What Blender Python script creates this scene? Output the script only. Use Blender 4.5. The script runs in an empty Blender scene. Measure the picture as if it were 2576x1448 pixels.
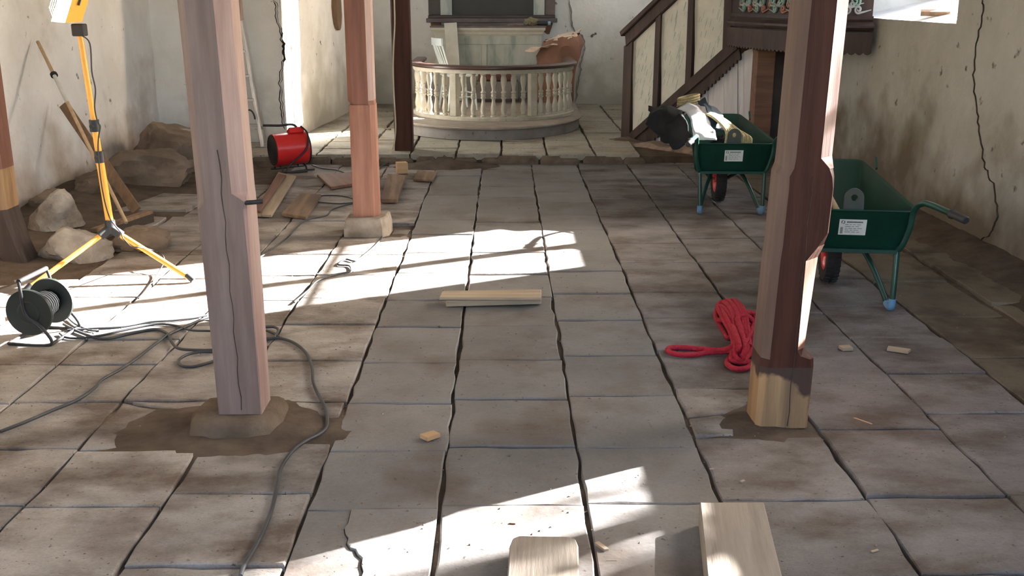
import bpy, bmesh, math, random
from mathutils import Vector, Matrix, noise
random.seed(7)
C = bpy.context.scene.collection
S = bpy.context.scene
PI = math.pi

# ------------------------------------------------------------------ camera, sky, sun, exposure
FPX = 2600.0; CAMH = 1.7
TH = math.atan(743 / FPX); YW = math.atan(21 * math.cos(TH) / FPX)
cd = bpy.data.cameras.new('camera'); cam = bpy.data.objects.new('camera', cd); C.objects.link(cam)
cam.location = (0, 0, CAMH); cam.rotation_euler = (PI / 2 - TH, 0, -YW)
cd.sensor_width = 36; cd.lens = 36 * FPX / 2576; cd.clip_start = 0.05; cd.clip_end = 300
S.camera = cam
S.view_settings.view_transform = 'Standard'; S.view_settings.look = 'None'
S.view_settings.gamma = 1; S.view_settings.use_curve_mapping = False
S.view_settings.exposure = 1.33
SUN_EL = math.radians(25.0)
SUN_DIR = Vector((-.885 * math.cos(SUN_EL), -.465 * math.cos(SUN_EL), -math.sin(SUN_EL)))
w = bpy.data.worlds.new('sky'); S.world = w; w.use_nodes = True
wn = w.node_tree; wn.nodes.clear()
sky = wn.nodes.new('ShaderNodeTexSky'); sky.sky_type = 'NISHITA'; sky.sun_disc = False
sky.sun_elevation = SUN_EL; sky.sun_rotation = math.atan2(.885, .465)
sky.air_density = 1.0; sky.dust_density = 2.5; sky.ozone_density = 0.6
bg = wn.nodes.new('ShaderNodeBackground'); bg.inputs[1].default_value = 1.0
wo = wn.nodes.new('ShaderNodeOutputWorld')
wn.links.new(sky.outputs[0], bg.inputs[0]); wn.links.new(bg.outputs[0], wo.inputs[0])
sd = bpy.data.lights.new('sun', 'SUN'); sd.energy = 55; sd.angle = math.radians(.55); sd.color = (1, .985, .97)
sun = bpy.data.objects.new('sun', sd); C.objects.link(sun)
sun.rotation_euler = SUN_DIR.to_track_quat('-Z', 'Y').to_euler(); sun.location = (20, 12, 12)
def portal(loc, rx, rz, sx, sy):
    d = bpy.data.lights.new('window_portal', 'AREA'); d.shape = 'RECTANGLE'; d.size = sx; d.size_y = sy
    d.cycles.is_portal = True
    o = bpy.data.objects.new('window_portal', d); C.objects.link(o); o.location = loc; o.rotation_euler = (rx, 0, rz)
S.cycles.max_bounces = 10; S.cycles.diffuse_bounces = 7; S.cycles.glossy_bounces = 3
S.cycles.sample_clamp_indirect = 6
S.cycles.caustics_reflective = False; S.cycles.caustics_refractive = False

# ------------------------------------------------------------------ photograph geometry -> places in the room
def ray(px, py):
    a = (px - 1288) / FPX; b = (py - 724) / FPX
    y = math.cos(TH) - b * math.sin(TH); z = -math.sin(TH) - b * math.cos(TH)
    c, s = math.cos(YW), math.sin(YW)
    return Vector((a * c + y * s, -a * s + y * c, z))
def G(px, py, z=0.0):
    r = ray(px, py); t = (z - CAMH) / r.z; return Vector((r.x * t, r.y * t, z))
def PY(px, py, Y):
    r = ray(px, py); t = Y / r.y; return Vector((r.x * t, Y, CAMH + r.z * t))
def PX(px, py, X):
    r = ray(px, py); t = X / r.x; return Vector((X, r.y * t, CAMH + r.z * t))
def PL(px, py, p, d):
    n = (-d[1], d[0]); r = ray(px, py); t = (p[0] * n[0] + p[1] * n[1]) / (r.x * n[0] + r.y * n[1])
    return Vector((r.x * t, r.y * t, CAMH + r.z * t))

# ------------------------------------------------------------------ mesh building
class MB:
    def __init__(s): s.v = []; s.f = []
    def add(s, vs, fs):
        b = len(s.v); s.v += [Vector(x) for x in vs]; s.f += [[b + i for i in f] for f in fs]; return s
    def box(s, c, size, rot=None):
        x, y, z = [q / 2 for q in size]; c = Vector(c)
        vs = [Vector(p) for p in ((-x,-y,-z),(x,-y,-z),(x,y,-z),(-x,y,-z),(-x,-y,z),(x,-y,z),(x,y,z),(-x,y,z))]
        if rot is not None: vs = [rot @ p for p in vs]
        return s.add([p + c for p in vs], [(3,2,1,0),(4,5,6,7),(0,1,5,4),(1,2,6,5),(2,3,7,6),(3,0,4,7)])
    def bar(s, a, b, wd, th, up=(0,0,1)):
        a = Vector(a); b = Vector(b); d = b - a; L = d.length; x = d.normalized(); u = Vector(up)
        if abs(x.dot(u)) > .98: u = Vector((0,1,0))
        y = u.cross(x).normalized(); z = x.cross(y)
        return s.box((a + b) / 2, (L, wd, th), Matrix((x, y, z)).transposed())
    def tube(s, pts, r, n=8, caps=True, closed=False):
        pts = [Vector(p) for p in pts]; m = len(pts)
        rs = r if isinstance(r, (list, tuple)) else [r] * m
        vs = []; prev = None
        for i, p in enumerate(pts):
            if closed: t = pts[(i + 1) % m] - pts[i - 1]
            else: t = pts[min(i + 1, m - 1)] - pts[max(i - 1, 0)]
            if t.length < 1e-9: t = Vector((0,0,1))
            t.normalize()
            if prev is None:
                u = Vector((0,0,1)) if abs(t.z) < .9 else Vector((1,0,0)); prev = (u - t * u.dot(t)).normalized()
            else:
                q = prev - t * prev.dot(t)
                if q.length > 1e-6: prev = q.normalized()
            bn = t.cross(prev)
            for k in range(n):
                a = 2 * PI * k / n; vs.append(p + (prev * math.cos(a) + bn * math.sin(a)) * rs[i])
        fs = []
        for i in range(m if closed else m - 1):
            j = (i + 1) % m
            for k in range(n):
                k2 = (k + 1) % n; fs.append((i*n+k, i*n+k2, j*n+k2, j*n+k))
        if caps and not closed:
            fs.append(tuple(reversed(range(n)))); fs.append(tuple((m-1)*n + k for k in range(n)))
        return s.add(vs, fs)
    def loft(s, secs, caps=True, closed=True):
        n = len(secs[0]); vs = [p for q in secs for p in q]; fs = []
        for i in range(len(secs) - 1):
            for k in range(n if closed else n - 1):
                k2 = (k + 1) % n; fs.append((i*n+k, i*n+k2, (i+1)*n+k2, (i+1)*n+k))
        if caps:
            fs.append(tuple(reversed(range(n)))); fs.append(tuple((len(secs)-1)*n + k for k in range(n)))
        return s.add(vs, fs)
    def lathe(s, prof, c=(0,0,0), n=20, mat=None):
        c = Vector(c); secs = []
        for r, z in prof:
            q = [Vector((r*math.cos(2*PI*k/n), r*math.sin(2*PI*k/n), z)) for k in range(n)]
            if mat is not None: q = [mat @ p for p in q]
            secs.append([p + c for p in q])
        return s.loft(secs)
    def prism(s, poly, ext):
        e = Vector(ext); a = [Vector(p) for p in poly]; n = len(a)
        return s.add(a + [p + e for p in a], [tuple(reversed(range(n))), tuple(range(n, 2*n))] + [(k, (k+1) % n, n+(k+1) % n, n+k) for k in range(n)])
    def build(s, name, mat, parent=None, smooth=None, bevel=0, subd=0, origin=None):
        me = bpy.data.meshes.new(name); o0 = Vector(origin) if origin is not None else Vector((0,0,0))
        me.from_pydata([tuple(p - o0) for p in s.v], [], s.f); me.update()
        bm = bmesh.new(); bm.from_mesh(me); bmesh.ops.recalc_face_normals(bm, faces=bm.faces); bm.to_mesh(me); bm.free()
        if mat: me.materials.append(mat)
        if smooth:
            for p in me.polygons: p.use_smooth = True
            me.set_sharp_from_angle(angle=math.radians(smooth))
        o = bpy.data.objects.new(name, me); C.objects.link(o)
        if parent is not None: o.parent = parent
        if origin is not None: o.location = o0
        if bevel:
            m = o.modifiers.new('bevel', 'BEVEL'); m.width = bevel; m.segments = 1; m.limit_method = 'ANGLE'; m.angle_limit = math.radians(40)
        if subd:
            m = o.modifiers.new('subd', 'SUBSURF'); m.levels = subd; m.render_levels = subd
        return o
def tag(o, label, cat, group=None):
    o['label'] = label; o['category'] = cat
    if group: o['group'] = group
    return o
def thing(name, label, cat, loc=(0,0,0), rz=0, group=None):
    o = bpy.data.objects.new(name, None); C.objects.link(o); o.empty_display_size = .1
    o.location = loc; o.rotation_euler = (0, 0, rz); return tag(o, label, cat, group)
def struct(o): o['kind'] = 'structure'; return o
def smoothpath(pts, n=6):
    pts = [Vector(p) for p in pts]; out = []
    for i in range(len(pts) - 1):
        p0 = pts[max(i-1, 0)]; p1 = pts[i]; p2 = pts[i+1]; p3 = pts[min(i+2, len(pts)-1)]
        for k in range(n):
            t = k / n
            out.append(.5 * ((2*p1) + (p2-p0)*t + (2*p0-5*p1+4*p2-p3)*t*t + (3*p1-p0-3*p2+p3)*t**3))
    out.append(pts[-1]); return out

# ------------------------------------------------------------------ materials
def M(name, col, col2=None, rough=.7, nscale=4.0, detail=6, stretch=(1,1,1), bump=.0, bscale=None, metal=0,
      spots=None, sp_scale=20, sp_th=(.62,.7), rand=0.0, lo=.35, hi=.65, coord='Object', spec=.3, dirt=None, dirt_th=(.5,.62), dirt_scale=1.5, bdist=.01, grain=0.0, gscale=90):
    m = bpy.data.materials.new(name); m.use_nodes = True; nt = m.node_tree; N = nt.nodes; L = nt.links
    b = N['Principled BSDF']; b.inputs['Roughness'].default_value = rough; b.inputs['Metallic'].default_value = metal
    b.inputs['Specular IOR Level'].default_value = spec
    tc = N.new('ShaderNodeTexCoord'); mp = N.new('ShaderNodeMapping'); mp.inputs['Scale'].default_value = stretch
    if coord == 'World':
        g = N.new('ShaderNodeNewGeometry'); src = g.outputs['Position']
    else: src = tc.outputs[coord]
    L.new(src, mp.inputs[0])
    def nz(scale, det=detail, vec=None, rg=.6):
        n = N.new('ShaderNodeTexNoise'); n.inputs['Scale'].default_value = scale; n.inputs['Detail'].default_value = det
        n.inputs['Roughness'].default_value = rg; L.new(vec or mp.outputs[0], n.inputs['Vector']); return n.outputs['Fac']
    def ramp(f, a, bb):
        r = N.new('ShaderNodeMapRange'); r.inputs[1].default_value = a; r.inputs[2].default_value = bb; L.new(f, r.inputs[0]); return r.outputs[0]
    def mix(f, a, bb, mode='MIX'):
        x = N.new('ShaderNodeMix'); x.data_type = 'RGBA'; x.blend_type = mode
        if isinstance(f, float): x.inputs[0].default_value = f
        else: L.new(f, x.inputs[0])
        for i, q in ((6, a), (7, bb)):
            if isinstance(q, tuple): x.inputs[i].default_value = (*q, 1)
            else: L.new(q, x.inputs[i])
        return x.outputs[2]
    col2 = col2 or tuple(c * .75 for c in col)
    out = mix(ramp(nz(nscale), lo, hi), col, col2)
    if dirt: out = mix(ramp(nz(dirt_scale, 8), *dirt_th), out, dirt)
    if spots: out = mix(ramp(nz(sp_scale, 3), *sp_th), out, spots)
    if grain:
        gr = N.new('ShaderNodeMapRange'); gr.inputs[1].default_value = .3; gr.inputs[2].default_value = .7; gr.inputs[3].default_value = 1 - grain; gr.inputs[4].default_value = 1 + grain
        L.new(nz(gscale, 5, rg=.75), gr.inputs[0]); hv = N.new('ShaderNodeHueSaturation'); L.new(gr.outputs[0], hv.inputs['Value']); L.new(out, hv.inputs['Color']); out = hv.outputs[0]
    if rand:
        oi = N.new('ShaderNodeObjectInfo'); r = N.new('ShaderNodeMapRange'); r.inputs[3].default_value = 1 - rand; r.inputs[4].default_value = 1 + rand
        L.new(oi.outputs['Random'], r.inputs[0])
        v = N.new('ShaderNodeHueSaturation'); L.new(r.outputs[0], v.inputs['Value']); L.new(out, v.inputs['Color']); out = v.outputs[0]
    L.new(out, b.inputs['Base Color'])
    if bump:
        bp = N.new('ShaderNodeBump'); bp.inputs['Strength'].default_value = bump; bp.inputs['Distance'].default_value = bdist
        L.new(nz(bscale or nscale * 4, 8), bp.inputs['Height']); L.new(bp.outputs[0], b.inputs['Normal'])
    m['h'] = 1
    return m
def emit(name, col, st):
    m = bpy.data.materials.new(name); m.use_nodes = True; nt = m.node_tree; nt.nodes.clear()
    e = nt.nodes.new('ShaderNodeEmission'); e.inputs[0].default_value = (*col, 1); e.inputs[1].default_value = st
    o = nt.nodes.new('ShaderNodeOutputMaterial'); nt.links.new(e.outputs[0], o.inputs[0]); return m
def glass():
    m = bpy.data.materials.new('old_glass'); m.use_nodes = True; nt = m.node_tree; nt.nodes.clear()
    t = nt.nodes.new('ShaderNodeBsdfTransparent'); g = nt.nodes.new('ShaderNodeBsdfGlossy'); g.inputs['Roughness'].default_value = .02
    x = nt.nodes.new('ShaderNodeMixShader'); x.inputs[0].default_value = .08; o = nt.nodes.new('ShaderNodeOutputMaterial')
    nt.links.new(t.outputs[0], x.inputs[1]); nt.links.new(g.outputs[0], x.inputs[2]); nt.links.new(x.outputs[0], o.inputs[0]); return m
BROWN = (.10, .068, .042)
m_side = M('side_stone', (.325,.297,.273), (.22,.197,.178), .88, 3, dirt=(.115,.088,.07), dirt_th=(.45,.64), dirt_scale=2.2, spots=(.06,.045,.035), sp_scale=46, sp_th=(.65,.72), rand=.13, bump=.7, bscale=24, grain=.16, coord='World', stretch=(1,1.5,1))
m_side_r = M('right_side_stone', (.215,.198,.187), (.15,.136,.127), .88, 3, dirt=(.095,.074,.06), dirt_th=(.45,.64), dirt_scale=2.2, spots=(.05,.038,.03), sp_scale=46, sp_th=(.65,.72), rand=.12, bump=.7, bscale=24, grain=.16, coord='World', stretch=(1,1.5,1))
m_aisle = M('aisle_stone', (.20,.188,.181), (.15,.14,.134), .5, 2.5, dirt=(.115,.09,.072), dirt_th=(.50,.68), dirt_scale=2.0, spots=(.06,.045,.035), sp_scale=36, sp_th=(.66,.72), rand=.10, bump=.3, bscale=28, grain=.12, coord='World', spec=.45)
m_dark = M('dark_slab', (.17,.14,.10), (.11,.088,.063), .85, 3, grain=.16, dirt=(.07,.05,.035), rand=.12, bump=.5, bscale=16, coord='World')
m_choir = M('choir_stone', (.36,.335,.28), (.27,.245,.20), .75, 3, dirt=(.16,.12,.08), dirt_th=(.54,.7), spots=(.07,.05,.04), sp_scale=25, sp_th=(.63,.70), rand=.10, bump=.5, bscale=18, grain=.12, coord='World')
m_dirt = M('dirt', (.13,.10,.075), (.075,.056,.042), .95, 6, bump=.8, bscale=40, coord='World', spec=.1)
m_mound = M('mound_dirt', (.17,.13,.095), (.10,.075,.054), .95, 7, bump=.9, bscale=45, coord='World', spec=.1)
m_rock = M('rubble_stone', (.40,.35,.29), (.20,.16,.125), .9, 5, dirt=(.13,.095,.065), dirt_th=(.5,.68), dirt_scale=3, bump=.8, bscale=18, coord='World')
m_rockd = M('brown_rubble', (.22,.165,.12), (.13,.095,.068), .9, 4, dirt=(.34,.30,.26), dirt_th=(.62,.72), dirt_scale=3, bump=.8, bscale=14, coord='World')
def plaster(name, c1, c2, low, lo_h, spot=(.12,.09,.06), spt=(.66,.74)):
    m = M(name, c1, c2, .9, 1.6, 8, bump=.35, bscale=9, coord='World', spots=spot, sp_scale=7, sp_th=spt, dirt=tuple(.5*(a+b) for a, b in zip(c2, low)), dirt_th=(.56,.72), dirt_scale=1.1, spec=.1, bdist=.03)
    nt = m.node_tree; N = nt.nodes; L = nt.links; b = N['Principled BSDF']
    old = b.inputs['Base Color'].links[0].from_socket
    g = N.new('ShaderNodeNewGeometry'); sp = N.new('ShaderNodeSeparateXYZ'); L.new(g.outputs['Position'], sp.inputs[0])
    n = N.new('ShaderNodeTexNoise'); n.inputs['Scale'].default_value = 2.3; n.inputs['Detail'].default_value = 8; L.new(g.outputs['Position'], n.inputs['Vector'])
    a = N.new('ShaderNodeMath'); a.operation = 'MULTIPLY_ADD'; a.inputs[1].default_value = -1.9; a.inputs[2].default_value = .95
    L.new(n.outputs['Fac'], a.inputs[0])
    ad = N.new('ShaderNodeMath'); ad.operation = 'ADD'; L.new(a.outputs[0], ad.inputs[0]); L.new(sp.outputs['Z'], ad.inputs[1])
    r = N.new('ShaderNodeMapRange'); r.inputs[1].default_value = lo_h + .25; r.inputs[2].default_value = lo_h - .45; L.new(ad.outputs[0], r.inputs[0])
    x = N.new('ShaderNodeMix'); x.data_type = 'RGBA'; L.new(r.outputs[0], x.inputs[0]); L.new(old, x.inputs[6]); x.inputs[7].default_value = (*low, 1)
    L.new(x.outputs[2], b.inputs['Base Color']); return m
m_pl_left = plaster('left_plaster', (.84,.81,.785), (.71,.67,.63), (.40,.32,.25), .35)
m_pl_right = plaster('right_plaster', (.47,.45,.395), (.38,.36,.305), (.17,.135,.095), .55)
m_pl_ch = plaster('chancel_plaster', (.88,.86,.83), (.77,.74,.69), (.52,.48,.41), .75)
m_pl_arch = plaster('arch_plaster', (.92,.89,.85), (.82,.78,.72), (.55,.48,.40), .45)
m_pl_plain = M('ceiling_paint', (.55,.52,.47), (.45,.42,.38), .9, 2)
m_reveal = M('white_reveal', (.80,.79,.76), (.68,.66,.62), .9, 5, bump=.4, bscale=14)
m_crack = M('crack_dark_shade', (.085,.06,.045), (.05,.035,.027), 1, 20, spec=0)  # dark brown standing for the shade inside cracks and splits
def wood(name, c1, c2, axis='z', rough=.7, scale=5, bump=.35, **k):
    st = {'x': (.08,1,1), 'y': (1,.08,1), 'z': (1,1,.08)}[axis]
    return M(name, c1, c2, rough, scale * 4, 6, tuple(q * 1.0 for q in st), bump=bump, bscale=scale * 14, **k)
m_post = wood('brown_painted_wood', (.25,.185,.16), (.175,.122,.103), 'z', .6, 4, spec=.15, spots=(.26,.16,.11), sp_scale=14, sp_th=(.66,.78))  # lighter and greyer: glare veil over the worn post put into the colour
m_post_r = wood('dark_oxblood_wood', (.078,.030,.02), (.047,.018,.013), 'z', .5, 4, spec=.12, spots=(.20,.09,.055), sp_scale=16, sp_th=(.68,.8))
m_post_lt = wood('worn_lit_wood', (.33,.24,.22), (.22,.14,.125), 'z', .7, 4)  # paler purplish tone puts sky light on the post sides into the colour
m_post_2 = wood('red_worn_wood', (.20,.088,.06), (.13,.055,.038), 'z', .55, 4, spots=(.34,.20,.12), sp_scale=9, sp_th=(.6,.8))
m_edge = wood('worn_brown_edge', (.15,.095,.072), (.10,.06,.045), 'z', .6, 4)
m_bare = wood('bare_timber', (.38,.235,.12), (.25,.145,.07), 'z', .75, 4, dirt=(.16,.10,.06), dirt_th=(.55,.7), dirt_scale=5)
m_bare2 = wood('pink_bare_timber', (.29,.15,.105), (.20,.09,.06), 'z', .7, 4)
m_foot = wood('charred_bare_timber', (.40,.25,.125), (.27,.16,.08), 'z', .75, 4, dirt=(.18,.11,.065), dirt_th=(.5,.66), dirt_scale=5)
def _foot(m):
    nt = m.node_tree; N = nt.nodes; L = nt.links; b = N['Principled BSDF']; old = b.inputs['Base Color'].links[0].from_socket
    tc = N.new('ShaderNodeTexCoord'); sp = N.new('ShaderNodeSeparateXYZ'); L.new(tc.outputs['Object'], sp.inputs[0])
    n = N.new('ShaderNodeTexNoise'); n.inputs['Scale'].default_value = 7; n.inputs['Detail'].default_value = 5; L.new(tc.outputs['Object'], n.inputs['Vector'])
    a = N.new('ShaderNodeMath'); a.operation = 'MULTIPLY_ADD'; a.inputs[1].default_value = .30; L.new(n.outputs['Fac'], a.inputs[0]); L.new(sp.outputs['Z'], a.inputs[2])
    a2 = N.new('ShaderNodeMath'); a2.operation = 'MULTIPLY_ADD'; a2.inputs[1].default_value = .55; L.new(sp.outputs['X'], a2.inputs[0]); L.new(a.outputs[0], a2.inputs[2])
    r = N.new('ShaderNodeMapRange'); r.inputs[1].default_value = .315; r.inputs[2].default_value = .345; L.new(a2.outputs[0], r.inputs[0])
    x = N.new('ShaderNodeMix'); x.data_type = 'RGBA'; L.new(r.outputs[0], x.inputs[0]); L.new(old, x.inputs[6]); x.inputs[7].default_value = (.06,.035,.027,1); L.new(x.outputs[2], b.inputs['Base Color'])
_foot(m_foot)
m_plank = wood('pale_plank', (.42,.335,.24), (.31,.24,.165), 'x', .8, 5, spots=(.14,.10,.07), sp_scale=18, sp_th=(.67,.75))
m_plank_g = wood('grey_plank', (.40,.345,.285), (.29,.245,.20), 'y', .8, 5, spots=(.16,.12,.09), sp_scale=18, sp_th=(.67,.74))
m_plank_g2 = wood('weathered_plank', (.33,.285,.235), (.24,.20,.165), 'x', .85, 5, spots=(.13,.10,.08), sp_scale=18, sp_th=(.67,.74))
m_plank_b = wood('brown_plank', (.25,.165,.105), (.15,.095,.06), 'x', .8, 5, dirt=(.09,.058,.038), dirt_th=(.5,.7), dirt_scale=4)
m_plank_r = wood('red_brown_board', (.21,.105,.065), (.13,.065,.042), 'x', .7, 5)
m_block = wood('orange_block', (.52,.34,.19), (.40,.25,.13), 'x', .8, 5)
m_hand = wood('handle_wood', (.50,.36,.22), (.40,.27,.15), 'z', .6, 5, bump=.1)
m_lath = wood('brown_lath', (.24,.15,.09), (.16,.10,.06), 'z', .8, 5)
m_rail = M('rail_cream_paint', (.50,.465,.38), (.38,.345,.27), .55, 7, spots=(.22,.17,.12), sp_scale=22, sp_th=(.64,.74), bump=.15, bscale=30)
m_handrail = wood('dark_handrail', (.075,.038,.032), (.05,.025,.02), 'x', .3, 4, bump=.1, spec=.5)
m_platform = M('grey_platform_paint', (.245,.225,.21), (.185,.165,.15), .6, 4, spots=(.12,.09,.07), sp_scale=18, sp_th=(.66,.75), bump=.15)
m_kneel_top = M('worn_step_paint', (.33,.29,.25), (.24,.20,.165), .6, 5, bump=.15)
m_altar = M('altar_marbled_paint', (.48,.48,.42), (.34,.35,.30), .6, 5, 6, (1,1,.35), spots=(.26,.30,.26), sp_scale=5, sp_th=(.56,.66))
m_altar_lt = M('altar_cream_paint', (.56,.53,.45), (.46,.43,.36), .55, 6)
m_retable = M('retable_dark_paint', (.060,.042,.036), (.04,.028,.024), .4, 5)
m_retable_b = M('retable_moulding', (.14,.105,.10), (.09,.065,.06), .4, 6)
m_picture = M('dark_canvas', (.028,.022,.019), (.018,.014,.012), .35, 3)
m_stair_fr = wood('stair_brown_paint', (.068,.043,.034), (.045,.028,.022), 'z', .55, 4, spec=.15, spots=(.24,.16,.11), sp_scale=12, sp_th=(.70,.8))
m_marble = M('green_marbled_panel', (.60,.56,.46), (.50,.46,.37), .6, 4, 5, bump=.05)
m_stroke = M('green_brush_stroke', (.17,.29,.22), (.30,.37,.29), .7, 9)
m_wplank = wood('white_washed_plank', (.66,.62,.60), (.54,.49,.47), 'z', .8, 4, spots=(.30,.19,.15), sp_scale=7, sp_th=(.6,.75), rand=.08)
m_sill = wood('old_sill_beam', (.30,.22,.165), (.19,.135,.10), 'x', .85, 4, dirt=(.11,.075,.05), dirt_th=(.5,.66), dirt_scale=4)
m_pulp = wood('pulpit_brown_paint', (.048,.028,.023), (.032,.019,.016), 'z', .5, 4, bump=.08, spec=.2)
m_carve = M('carving_green_paint', (.22,.33,.28), (.15,.22,.18), .5, 9)
m_carve_r = M('carving_red_paint', (.33,.13,.085), (.22,.09,.06), .5, 9)
m_scroll = M('carving_grey_paint', (.34,.33,.33), (.24,.22,.22), .5, 9)
m_black = M('black_plastic', (.018,.018,.019), (.026,.026,.027), .5, 8, spec=.4)
m_reel = M('reel_green_black', (.030,.038,.034), (.022,.027,.025), .45, 5, spec=.4)
m_matt = M('matt_black_rubber', (.007,.007,.007), (.011,.011,.011), .9, 8, spec=.05)
m_darkfoot = wood('dark_rotten_foot', (.085,.06,.047), (.05,.036,.029), 'z', .85, 4)
m_cable = M('grey_black_cable', (.055,.06,.065), (.04,.043,.047), .5, 8)
m_wcable = M('cream_cable', (.60,.52,.38), (.52,.44,.32), .5, 8)
m_yellow = M('yellow_steel', (.80,.40,.06), (.72,.34,.05), .35, 6, spec=.5)
m_redp = M('red_steel', (.62,.022,.022), (.52,.018,.018), .3, 4, spec=.5)
m_grille = M('dark_grille', (.05,.036,.03), (.035,.025,.02), .7, 8)
m_alu = M('aluminium', (.60,.58,.56), (.5,.48,.46), .35, 8, metal=.75)
m_steel = M('scratched_steel', (.55,.55,.55), (.4,.4,.4), .3, 8, metal=.9)
m_green = M('green_tray_plastic', (.007,.043,.028), (.0055,.031,.02), .45, 5, spots=(.03,.065,.045), sp_scale=9, sp_th=(.66,.8), spec=.25)
m_brk = M('grey_green_steel', (.06,.068,.058), (.045,.05,.043), .5, 8)
m_greent = M('green_tube_steel', (.010,.054,.038), (.008,.04,.028), .35, 6, spec=.5)
m_blue = M('blue_foot_cap', (.13,.27,.42), (.11,.22,.36), .5, 8)
m_tyre = M('rubber_tyre', (.025,.022,.022), (.035,.03,.028), .85, 12, bump=.3)
m_paper = M('label_paper', (.62,.62,.58), (.55,.55,.51), .6, 8)
m_ink = M('label_ink', (.05,.05,.05), (.07,.07,.07), .6, 8)
m_redrope = M('red_rope_fibre', (.46,.022,.045), (.32,.012,.028), .75, 60, 3, bump=.8, bscale=120, coord='Object')
m_yrope = M('yellow_rope_fibre', (.40,.33,.18), (.28,.22,.11), .8, 60, 3, bump=.6, bscale=120)
m_tarp = M('clear_plastic_sheet', (.55,.56,.58), (.46,.47,.49), .25, 6, spec=.6)
m_bag = M('black_bag', (.012,.012,.013), (.02,.02,.022), .75, 6, bump=.3, bscale=14, spec=.12)
m_bagblue = M('dark_blue_glove_cloth', (.035,.055,.075), (.025,.04,.055), .7, 10, bump=.2)
m_brownp = M('brown_paper', (.235,.115,.070), (.165,.08,.05), .7, 5, bump=.25, bscale=9)
m_palep = M('pale_paper', (.68,.55,.42), (.56,.42,.30), .7, 5, bump=.25, bscale=9)
m_chair = M('pale_blue_paint', (.56,.62,.63), (.48,.54,.55), .45, 8)
m_cush = M('red_brown_leather', (.16,.062,.04), (.11,.043,.03), .5, 6)
m_olive = M('olive_cloth', (.20,.17,.09), (.13,.11,.06), .85, 9, bump=.4)
m_bluecap = M('blue_grey_cap', (.30,.42,.52), (.24,.34,.44), .5, 8)
m_bristle = M('dark_bristle', (.05,.038,.03), (.08,.06,.045), .95, 60, bump=.6)
m_frame_w = M('white_window_paint', (.62,.60,.56), (.5,.48,.44), .6, 8)
m_glass = glass()

# ------------------------------------------------------------------ room shell
XL, XR, YA, YB, YC, HC = -3.85, 3.3, -3.0, 11.65, 15.8, 5.3
CXL, CXR = -2.43, 2.45
def nz3(p, s, amp): return noise.fractal(Vector(p) * s, 1.0, 2.0, 4) * amp
def frange(a, b, st, extra=()):
    n = max(1, round((b - a) / st)); r = [a + (b - a) * i / n for i in range(n + 1)]
    for e in extra:
        r = [q for q in r if abs(q - e) > st * .35 or q in (a, b)] + [e]
    return sorted(set(r))
def wallgrid(name, mat, u0, u1, z0, z1, func, nrm, holes=(), st=.14, amp=.018):
    us = frange(u0, u1, st, [h[i] for h in holes for i in (0, 1)]); zs = frange(z0, z1, st, [h[i] for h in holes for i in (2, 3)])
    mb = MB(); vs = []
    for z in zs:
        for u in us:
            p = func(u, z); k = 1.0
            for h in holes: k = min(k, max(0, max(h[0] - u, u - h[1], h[2] - z, z - h[3]) - .02) / .2)
            vs.append(p + Vector(nrm) * nz3(p, .9, amp) * max(0, k))
    fs = []; n = len(us)
    for j in range(len(zs) - 1):
        for i in range(n - 1):
            uc = (us[i] + us[i+1]) / 2; zc = (zs[j] + zs[j+1]) / 2
            if any(h[0] < uc < h[1] and h[2] < zc < h[3] for h in holes): continue
            fs.append((j*n+i, j*n+i+1, (j+1)*n+i+1, (j+1)*n+i))
    mb.add(vs, fs)
    return mb
def reveal(mb_parent_name, inner, outer, xi, xo, flip, parent):
    a0, a1, s0, s1 = inner; b0, b1, t0, t1 = outer
    def quadgrid(p00, p10, p11, p01, n=6):
        mb = MB(); vs = []
        for j in range(n + 1):
            for i in range(n + 1):
                u, v = i / n, j / n
                p = (Vector(p00)*(1-u)+Vector(p10)*u)*(1-v) + (Vector(p01)*(1-u)+Vector(p11)*u)*v
                if 0 < i < n and 0 < j < n: p.z += nz3(p, 3, .012)
                vs.append(p)
        return vs, [(j*(n+1)+i, j*(n+1)+i+1, (j+1)*(n+1)+i+1, (j+1)*(n+1)+i) for j in range(n) for i in range(n)]
    e = 0
    I = [(xi+e, a0, s0), (xi+e, a1, s0), (xi+e, a1, s1), (xi+e, a0, s1)]; O = [(xo, b0, t0), (xo, b1, t0), (xo, b1, t1), (xo, b0, t1)]
    for k, nm in enumerate(('window_sill', 'reveal', 'window_head', 'reveal')):
        k2 = (k + 1) % 4; mb = MB(); mb.add(*quadgrid(I[k], I[k2], O[k2], O[k])); mb.build(nm, m_reveal, parent, smooth=60)
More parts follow.
